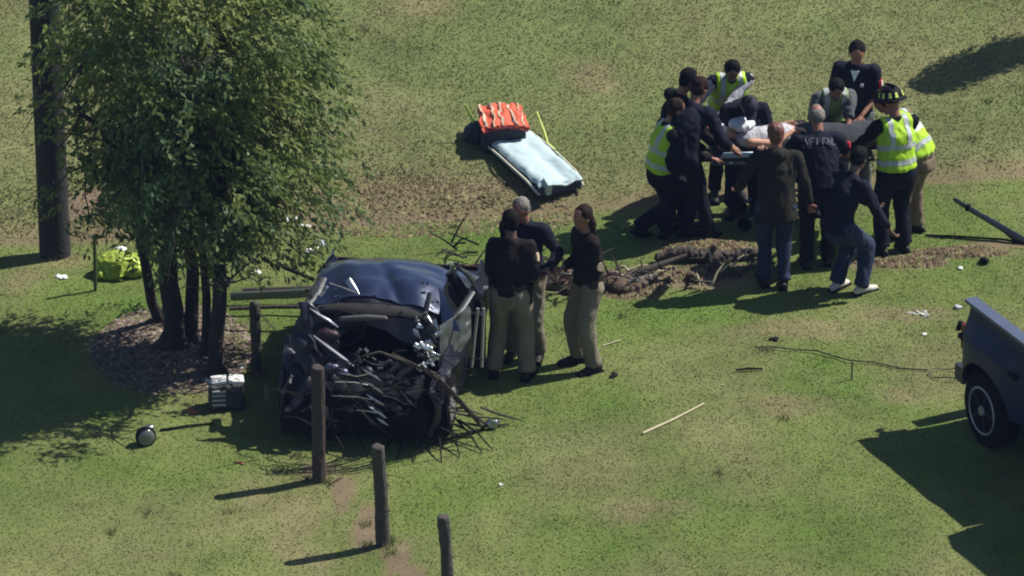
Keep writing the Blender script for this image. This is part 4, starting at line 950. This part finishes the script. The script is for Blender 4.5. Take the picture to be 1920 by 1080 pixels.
for k in range(10):
    m_ = MB(); px = random.uniform(660, 735); py = random.uniform(655, 700); p_ = LW([(px, py, -1.28)])[0]; m_.box(p_, (.05, .01, .03), Matrix.Rotation(random.uniform(-1, 1), 3, 'Y') @ Matrix.Rotation(random.uniform(-1, 1), 3, 'X')); m_.build('leaf_clump', cm('dull_grey_leaf', (.10, .105, .11), .45), TG)
for k in range(26):
    m_ = MB(); px = random.uniform(560, 860); py = random.uniform(690, 800); a = LW([(px, py, -1.3+random.uniform(-.15, .2))])[0]
    d = Vector((random.uniform(-.35, .35), random.uniform(-.2, .2), random.uniform(-.2, .2))); m_.tube([a, a+d*.5+Vector((0, 0, .04)), a+d], [.010, .008, .004], 5); m_.build('twig', twig_m, TG)

# brush tangle behind the officers, with broken fence rail
random.seed(9)
def brush(px, py, n, rx, ry, hmax, label, mt=(twig_m, deadwood, greymetal), L=.35, group=None, core=True):
    g = G(px, py); B = empty('brush_pile', g, label=label, cat='branches', group=group)
    if core:
        for k in range(6):
            m_ = MB(); m_.ell((random.uniform(-rx, rx)*.7, random.uniform(-ry, ry)*.7, .03), (.14, .12, .07), None, 10, 7); link('clod', voxel(m_, .02, 1, .03, 9, k+px), soil_m, B)
    for k in range(n):
        a = Vector((random.uniform(-rx, rx), random.uniform(-ry, ry), random.uniform(0, hmax*.5))); d = Vector((random.uniform(-1, 1), random.uniform(-.6, .6), random.uniform(-.1, .7))).normalized()*L*random.uniform(.5, 1.2)
        m_ = MB(); m_.tube([a, a+d*.5+Vector((0, 0, random.uniform(-.02, .05))), a+d], [.014, .010, .005], 5); m_.build('stick', random.choice(mt), B)
    return B
brush(1050, 530, 46, .30, .40, .30, 'dark heap of broken sticks behind and between the three officers')
brush(1160, 535, 26, .22, .2, .18, 'splintered sticks and torn turf right of the brown haired officer')
brush(870, 490, 12, .18, .3, .25, 'bent sticks and scrap sticking up behind the wrecked car roof', core=False)
# fallen branch beam from officers to mound
a = G(1118, 540); b_ = W(1288, 478, G(1290, 500).y); m_ = MB(); v = b_-a; m_.tube([(0, 0, .05), v*.35, v*.7, v], [.05, .042, .035, .02], 9); o = m_.build('broken_pole', deadwood); o.location = a; tag(o, 'broken grey brown wooden pole sloping up onto the soil mound', 'pole')
a = G(1235, 492); m_ = MB(); v = G(1425, 486)-a
pts = [v*t+Vector((0, .02*math.sin(t*9), .06+.035*math.sin(t*7))) for t in (0, .15, .3, .5, .7, .85, 1)]; m_.tube(pts, [.02, .05, .065, .07, .06, .05, .03], 12, dome=True)
o = link('log', voxel(m_, .016, 0, .045, 11, 3), deadwood); o.location = a; tag(o, 'dark fallen log lying across the soil in front of the stretcher', 'log')
for k, (px, py, r_) in enumerate(((1200, 535, .10), (1222, 528, .08), (1340, 508, .07), (1385, 512, .06), (1300, 522, .06))):
    m_ = MB(); m_.ell((0, 0, r_*.4), (r_*1.0, r_*.8, r_*.45), None, 10, 8); o = link('clod', voxel(m_, .013, 0, .045, 16, k), soil_m if k > 1 else cm('grey_clod', (.12, .105, .085), .95)); o.location = G(px, py)
    tag(o, ['pale grey clod of earth at the left end of the soil mound', 'smaller pale clod just right of the leftmost one', 'brown clod in the middle of the churned soil', 'brown clod at the right end of the churned soil', 'low brown clod under the fallen log'][k], 'clod', 'clods of earth')

# fallen rails / planks between tree and car
def rod(name, pts, r_, mt, label, cat, flat=1.0, n=8):
    P = [G(p[0], p[1])+Vector((0, 0, p[2])) for p in pts]; m_ = MB(); m_.tube([p-P[0] for p in P], r_, n, sx=(0, 0, 1) if flat != 1 else None, flat=flat)
    o = m_.build(name, mt); o.location = P[0]; tag(o, label, cat); return o
rod('plank', [(432, 572, .10), (585, 568, .12)], .05, cm('grey_green_plank', (.13, .15, .13), .7), 'grey green plank lying level between the tree and the car', 'plank', .35)
rod('plank', [(430, 592, .08), (520, 590, .09), (590, 592, .10)], .022, deadwood, 'thin dark rail lying just in front of the grey green plank', 'rail')
rod('plank', [(455, 560, .10), (600, 552, .08)], .022, deadwood, 'thin dark rail lying just behind the grey green plank', 'rail')
gA = G(480, 640); p0 = W(438, 452, gA.y+.5); p1 = W(590, 525, gA.y+.4); m_ = MB(); v = p1-p0; m_.tube([(0, 0, 0), v*.4+Vector((0, 0, -.03)), v], [.022, .026, .02], 7); o = m_.build('broken_branch', twig_m); o.location = p0; tag(o, 'dark broken branch slanting from the tree down to the car roof corner', 'branch')
p0 = W(480, 580, gA.y); p1 = W(565, 655, gA.y-.4); m_ = MB(); v = p1-p0; m_.tube([(0, 0, 0), v*.5+Vector((0, 0, -.05)), v], .006, 5); o = m_.build('fence_wire', greymetal); o.location = p0; tag(o, 'loose fence wire sagging from the dark post to the car', 'wire')

# long bent metal rail at the right
base = G(1925, 458); tip = G(1742, 442); tz = .40
tp = W(1780, 368, tip.y+.0); tp = Vector((W(1780, 368, 0).x, 0, 0))
sh_ = G(1735, 441); hh = .37; tipw = sh_+Vector((sd.x, sd.y, 0))*(hh/ sd.z)+Vector((0, 0, hh))
m_ = MB(); v = tipw-base; m_.tube([v*-.15, (0, 0, .02), v*.4+Vector((0, 0, .01)), v*.72, v*.97, v], [(.045, .022), (.045, .022), (.04, .02), (.032, .018), (.026, .016), (.015, .01)], 8, sx=(0, 0, 1)); RL = empty('bent_rail', base, label='long blue grey metal rail propped off the ground at the right edge', cat='rail'); m_.build('rail', slate, RL)
m_ = MB(); m_.tube([v*.80+Vector((0, 0, -.03)), v*.80+Vector((0, 0, .035))], .03, 8); m_.build('bracket', darkmetal, RL)
m_ = MB(); m_.tube([Vector((.02, 0, -.05)), v*.3], [(.05, .008), (.03, .006)], 6, sx=(0, 0, 1)); m_.build('side_fin', greymetal, RL)
rod('rail_shadow', [(1735, 444, .02), (1800, 446, .015), (1880, 452, .02), (1915, 458, .02)], .012, twig_m, 'thin dark strip standing in for the metal rail shadow on the grass', 'branch')  # dark strip drawn along the cast shadow of the rail

# ------------------------------------------------------------------ SMALL DEBRIS
rod('stick', [(1205, 815, .015), (1262, 790, .02), (1320, 759, .015)], [.014, .012, .009], palewood, 'pale thin stick lying alone on the open lawn', 'stick')
rod('cable', [(1415, 655, .02), (1450, 655, .03), (1490, 659, .02), (1530, 662, .03), (1560, 670, .02), (1590, 680, .03), (1640, 683, .02), (1690, 693, .015), (1740, 697, .02)], .007, wirem, 'thin black cable snaking over the lawn past the short stake', 'cable')
g = G(1772, 705); m_ = MB(); m_.tube([(.16*math.cos(a), .12*math.sin(a), .03+.015*math.sin(3*a)) for a in [k*.42 for k in range(14)]], .006, 5); o = m_.build('cable_loop', wirem); o.location = g; tag(o, 'small loose loop of black cable near the pick-up', 'cable')
rod('stick', [(1380, 697, .02), (1405, 696, .03), (1430, 695, .02)], [.01, .014, .01], twig_m, 'short dark stick on the lawn below the end of the cable', 'stick')
rod('stick', [(300, 809, .015), (350, 802, .02), (400, 796, .015)], [.010, .012, .010], twig_m, 'thin dark strip for a rod shadow, from the chrome lamp to the car shadow', 'rod')  # dark strip stands for a rod's shadow cast on the lawn
rod('stick', [(1130, 650, .01), (1165, 640, .02)], [.008, .006], palewood, 'tiny straw coloured stick right of the officers', 'stick')
def scrap(px, py, size, mt, label, cat='scrap', name='scrap', seed=0, amt=.5, z=0):
    g = G(px, py); m_ = MB(); rs = random.Random(seed+int(px)); q3 = [c_*.9 for c_ in size]; q3[2] *= .75
    for k in range(4): m_.box((rs.uniform(-.5, .5)*q3[0], rs.uniform(-.5, .5)*q3[1], q3[2]*rs.uniform(.3, .8)), (q3[0]*rs.uniform(.6, 1.4), q3[1]*rs.uniform(.5, 1.2), q3[2]*rs.uniform(.5, 1.1)), Matrix.Rotation(rs.uniform(0, 3), 3, 'Z') @ Matrix.Rotation(rs.uniform(-.6, .6), 3, 'X'))
    o = link(name, voxel(m_, max(min(size)*.35, .006), 1, min(size)*amt, 14, seed+1), mt); o.location = g+Vector((0, 0, z)); tag(o, label, cat); return o
scrap(1151, 706, (.06, .05, .03), plastic, 'small black lump of car debris right of the officers feet', seed=1)
scrap(1452, 638, (.06, .04, .025), plastic, 'small black scrap on the grass above the cable', seed=2)
scrap(1847, 492, (.05, .05, .07), darkmetal, 'black lump standing on the soil strip below the metal rail', seed=3)
scrap(1800, 505, (.035, .03, .03), whitepl, 'small white fragment on the soil strip below the metal rail', seed=4)
scrap(1727, 588, (.14, .05, .012), cm('dull_white', (.42, .43, .38), .7), 'flat dull white plate lying on the lawn left of the pick-up', seed=0)
scrap(1733, 628, (.03, .025, .02), whitepl, 'tiny white fragment below the flat white plate', seed=5)
scrap(1797, 577, (.05, .04, .03), cm('grey_white_scrap', (.4, .42, .44), .5), 'pale scrap right beside the tailgate of the pick-up', seed=6)
scrap(938, 910, (.03, .02, .015), whitepl, 'tiny white fragment alone on the lower lawn', seed=7)
scrap(117, 521, (.085, .05, .025), whitepl, 'white scrap on the grass below the utility pole', seed=8)
scrap(482, 512, (.06, .06, .02), whitepl, 'round white scrap between the tree and the car', seed=9)
scrap(452, 690, (.05, .04, .03), whitepl, 'small white scrap left of the dark fence post', seed=10)
scrap(450, 869, (.08, .025, .02), red_d, 'small red brown scrap on the lawn below the car shadow', seed=0)
scrap(357, 772, (.10, .05, .03), cm('terracotta', (.30, .11, .05), .8), 'terracotta coloured scrap left of the broken white box', seed=11)
scrap(1088, 492, (.03, .02, .02), whitepl, 'tiny pale chip beside the brush pile', seed=12)
scrap(1355, 722, (.03, .02, .015), palewood, 'tiny straw chip at the middle of the lawn', seed=13)
scrap(1602, 550, (.02, .02, .015), soil_m, 'tiny clod by the pale trainers', seed=14)
for i, (px, py) in enumerate(((545, 418), (566, 430), (600, 462), (588, 472))):
    scrap(px, py, (.09, .06, .05), [whitepl, whitepl, cm('blue_white', (.35, .40, .55), .5), whitepl][i], ['crumpled white scrap behind the tree branches, farthest up', 'second crumpled white scrap just below the farthest one', 'blue white scrap behind the car roof corner', 'small white scrap touching the blue white one'][i], seed=20+i)
# chrome lamp
g = G(272, 832); LP = empty('headlight', g, R(20), label='round chrome lamp torn from the car lying on the lawn', cat='lamp')
m_ = MB(); m_.tube([(0, .07, .09), (0, .03, .09), (0, -.03, .09), (0, -.06, .09)], [.04, .085, .105, .10], 18); m_.build('lamp_shell', darkmetal, LP)
m_ = MB(); m_.ell((0, -.055, .09), (.088, .03, .088), None, 18, 10); m_.build('lens', cm('grey_lens', (.16, .18, .17), .2, .3), LP)
m_ = MB(); m_.ell((.05, 0, .175), (.05, .04, .022), None, 10, 6); m_.build('chrome_rim', rawmetal, LP)
# broken white box; car shade put into its dark body colour
g = G(425, 762); BX = empty('broken_box', g, R(6), label='broken box with bright white top, body darkened as shade, at the car shadow edge', cat='box')
m_ = MB(); m_.box((0, 0, .14), (.34, .22, .26)); link('box_body', voxel(m_, .02, 2, .02, 7, 2), cm('box_shade', (.035, .035, .036), .7, nscale=14, namt=.6), BX)
for i, x in enumerate((-.07, .10)):
    m_ = MB(); m_.box((x, .02, .285), (.15, .16, .025), Matrix.Rotation(.08*(i*2-1), 3, 'Y')); m_.build('lid', whitepl, BX, False)
for z in (.08, .13, .18, .22):
    m_ = MB(); m_.box((-.08, -.12, z), (.13, .02, .022)); m_.build('fin', cm('pale_grey_fin', (.35, .37, .36), .5), BX, False)
m_ = MB(); m_.tube([(-.20, 0, .30), (-.12, -.05, .27)], .02, 6); m_.build('bracket', rawmetal, BX)
# green bag
g = G(228, 512); GB = empty('bag', g, 0, label='green and yellow bag lying behind the leafy tree', cat='bag')
m_ = MB(); m_.ell((-.08, 0, .10), (.18, .15, .12)); m_.ell((.14, .03, .08), (.12, .13, .10)); m_.box((-.02, -.02, .05), (.46, .28, .08), Matrix.Rotation(.15, 3, 'Z')); link('bag_body', voxel(m_, .018, 1, .06, 7, 7), greenbag, GB)
for a in (.1, .6):
    m_ = MB(); m_.tube([(.05, -.14, .20+a*.05), (.12, -.16, .24), (.20, -.12, .18-a*.1)], [(.018, .006)]*3, 6); m_.build('strap', yellowst, GB)
scrap(228, 472, (.07, .04, .03), whitepl, 'white scrap lying on the green bag', seed=30, z=.02)
scrap(262, 515, (.10, .03, .02), whitepl, 'white strip on the grass at the right of the green bag', seed=31)

# ------------------------------------------------------------------ PICK-UP
cor = W(1813, 566, 0)
hC = 1.30
zt = hC; dd = ray(1813, 566); cpos = CAM+dd*((zt-CAM.z)/dd.z)
gz = Hs(cpos.x, cpos.y)
TK = empty('pickup_truck', (cpos.x, cpos.y, gz), R(206), label='dark blue pick-up truck without tailgate, rear wheel and bed side showing at the right edge', cat='truck')
Lbed = 2.05; Wt = 1.86
WY = .52; WR = .37
def bedside(u, v, side=1):
    y = u*Lbed; ztop = 1.30-gz; zb = .46
    arch = WR+.10; dy = y-WY
    if abs(dy) < arch: zb = max(zb, .38+math.sqrt(arch*arch-dy*dy))
    z = ztop+(zb-ztop)*v
    f = math.exp(-(dy/.55)**4); b_ = .13*f*min(1, max(0, (1.20-z)/.18))
    x = .0+b_-.03*(v*v)*(1-f)
    if y < .12: x -= .04*(1-y/.12)**2
    return (x if side > 0 else -Wt-x, y, z)
for s_ in (1, -1):
    m_ = MB(); m_.grid(lambda u, v: bedside(u, v, s_), 56, 14, .03*-s_); o = m_.build('bed_side', truckp, TK)
    m_ = MB(); m_.box((-.045 if s_ > 0 else -Wt+.045, Lbed/2, 1.315-gz), (.13, Lbed+.02, .035)); m_.build('bed_rail', cm('pale_blue_rail', (.09, .11, .17), .4, .2), o, False)
for x0 in (-.24, -Wt+.24):
    q_ = 1 if x0 > -1 else -1; m_ = MB(); m_.box((x0, .56, .70), (.16, 1.08, .56)); m_.box((x0+q_*.13, .54, .96), (.40, 1.08, .05)); m_.box((x0+q_*.10, .02, .72), (.30, .03, .5)); m_.box((x0+q_*.10, 1.12, .72), (.30, .03, .5)); m_.build('wheel_well_sun_block', plastic, TK, False)  # wheel wells; covers and skirts added to stop sun leaking through the arches
m_ = MB(); m_.box((-Wt/2, 1.5, .98), (Wt-.2, .50, .78-gz)); m_.build('tool_box', plastic, TK, False)
m_ = MB(); m_.box((-Wt/2, .95, .42), (Wt-.55, 1.7, .26)); m_.build('under_bed_sun_block', plastic, TK, False)  # unseen box added under the bed to block sunlight crossing beneath
m_ = MB(); m_.box((-Wt/2, Lbed/2, .58), (Wt-.1, Lbed, .04)); m_.build('bed_floor', darkmetal, TK, False)
m_ = MB(); m_.box((-Wt/2, -.12, .47), (Wt-.02, .16, .17)); m_.build('rear_bumper', cm('dull_bumper', (.05, .055, .07), .4, .5), TK, False)
for x in (-.05, -Wt+.05):
    m_ = MB(); m_.box((x+(.02 if x > -1 else -.02), -.02, .92), (.10, .07, .26)); m_.build('tail_light', cm('dark_red_lens', (.12, .01, .01), .2), TK, False)
m_ = MB(); m_.tube([(-.05, -.02, 1.0), (.0, -.12, 1.02), (.0, -.14, .95)], .03, 8); m_.build('hinge', plastic, TK)
# cab and bonnet (out of frame)
def cab(u, v):
    a = u*2*math.pi; return (0, 0, 0)
prof = [(Lbed+.02, .46), (Lbed+.02, 1.20), (Lbed+.12, 1.78), (Lbed+.35, 1.86), (Lbed+1.1, 1.85), (Lbed+1.65, 1.22), (Lbed+2.75, 1.12), (Lbed+2.9, .9), (Lbed+2.9, .46)]
m_ = MB(); n_ = len(prof)
vs = [(-.03-(.10 if z > 1.25 else 0), y, z) for y, z in prof]+[(-Wt+.03+(.10 if z > 1.25 else 0), y, z) for y, z in prof]
m_.add(vs, [tuple(range(n_)), tuple(range(2*n_-1, n_-1, -1))]+[(i, i+n_, (i+1) % n_+n_, (i+1) % n_) for i in range(n_)])
m_.build('cab', truckp, TK, False)
m_ = MB(); m_.box((-.085, Lbed+.75, 1.52), (.02, .95, .40)); m_.build('side_window', glass, TK, False)
m_ = MB(); m_.box((-Wt/2, Lbed+.045, 1.5), (1.3, .02, .38), Matrix.Rotation(-.17, 3, 'X')); m_.build('rear_window', glass, TK, False)
m_ = MB(); m_.box((.13, Lbed+1.35, 1.28), (.20, .10, .22)); m_.build('wing_mirror', plastic, TK, False)
for (x, y) in ((-.02, WY), (-Wt+.02, WY), (-.02, Lbed+2.0), (-Wt+.02, Lbed+2.0)):
    sg_ = 1 if x > -1 else -1
    m_ = MB(); m_.tube([(x-.12*sg_, y, WR), (x-.10*sg_, y, WR), (x+.10*sg_, y, WR), (x+.12*sg_, y, WR)], [WR*.86, WR, WR, WR*.86], 32); wh = m_.build('wheel', rubber, TK)
    pts = [(x+.118*sg_, y+.235*math.cos(a), WR+.235*math.sin(a)) for a in [k*2*math.pi/28 for k in range(29)]]
    m_ = MB(); m_.tube(pts, .014, 6); m_.build('rim_lip', rim_m, wh)
    m_ = MB(); m_.tube([(x+.06*sg_, y, WR), (x+.10*sg_, y, WR), (x+.115*sg_, y, WR)], [.23, .20, .05], 24); m_.build('rim_dish', cm('satin_dish', (.16, .17, .20), .35, .7), wh)
    m_ = MB(); m_.tube([(x+.10*sg_, y, WR), (x+.135*sg_, y, WR)], [.06, .045], 14); m_.build('hub', rim_m, wh)
    m_ = MB()
    for k in range(5):
        a = k*2*math.pi/5; m_.tube([(x+.112*sg_, y+.05*math.cos(a), WR+.05*math.sin(a)), (x+.112*sg_, y+.22*math.cos(a), WR+.22*math.sin(a))], .012, 5)
    m_.build('spokes', greymetal, wh)
m_ = MB(); m_.box((-Wt/2, 2.2, .40), (Wt-.5, 4.4, .16)); m_.build('chassis', darkmetal, TK, False)

for i, (px, py, n, rx, ry) in enumerate(((1250, 525, 26, .5, .2), (1390, 505, 20, .35, .15))):
    brush(px, py, n, rx, ry, .10, ['thin broken twigs scattered over the left part of the soil mound', 'thin broken twigs and roots on the soil mound beside the hooded man'][i], mt=(twig_m, deadwood, palewood, deadwood), L=.20, core=False)
bpy.data.scenes.remove(TS)
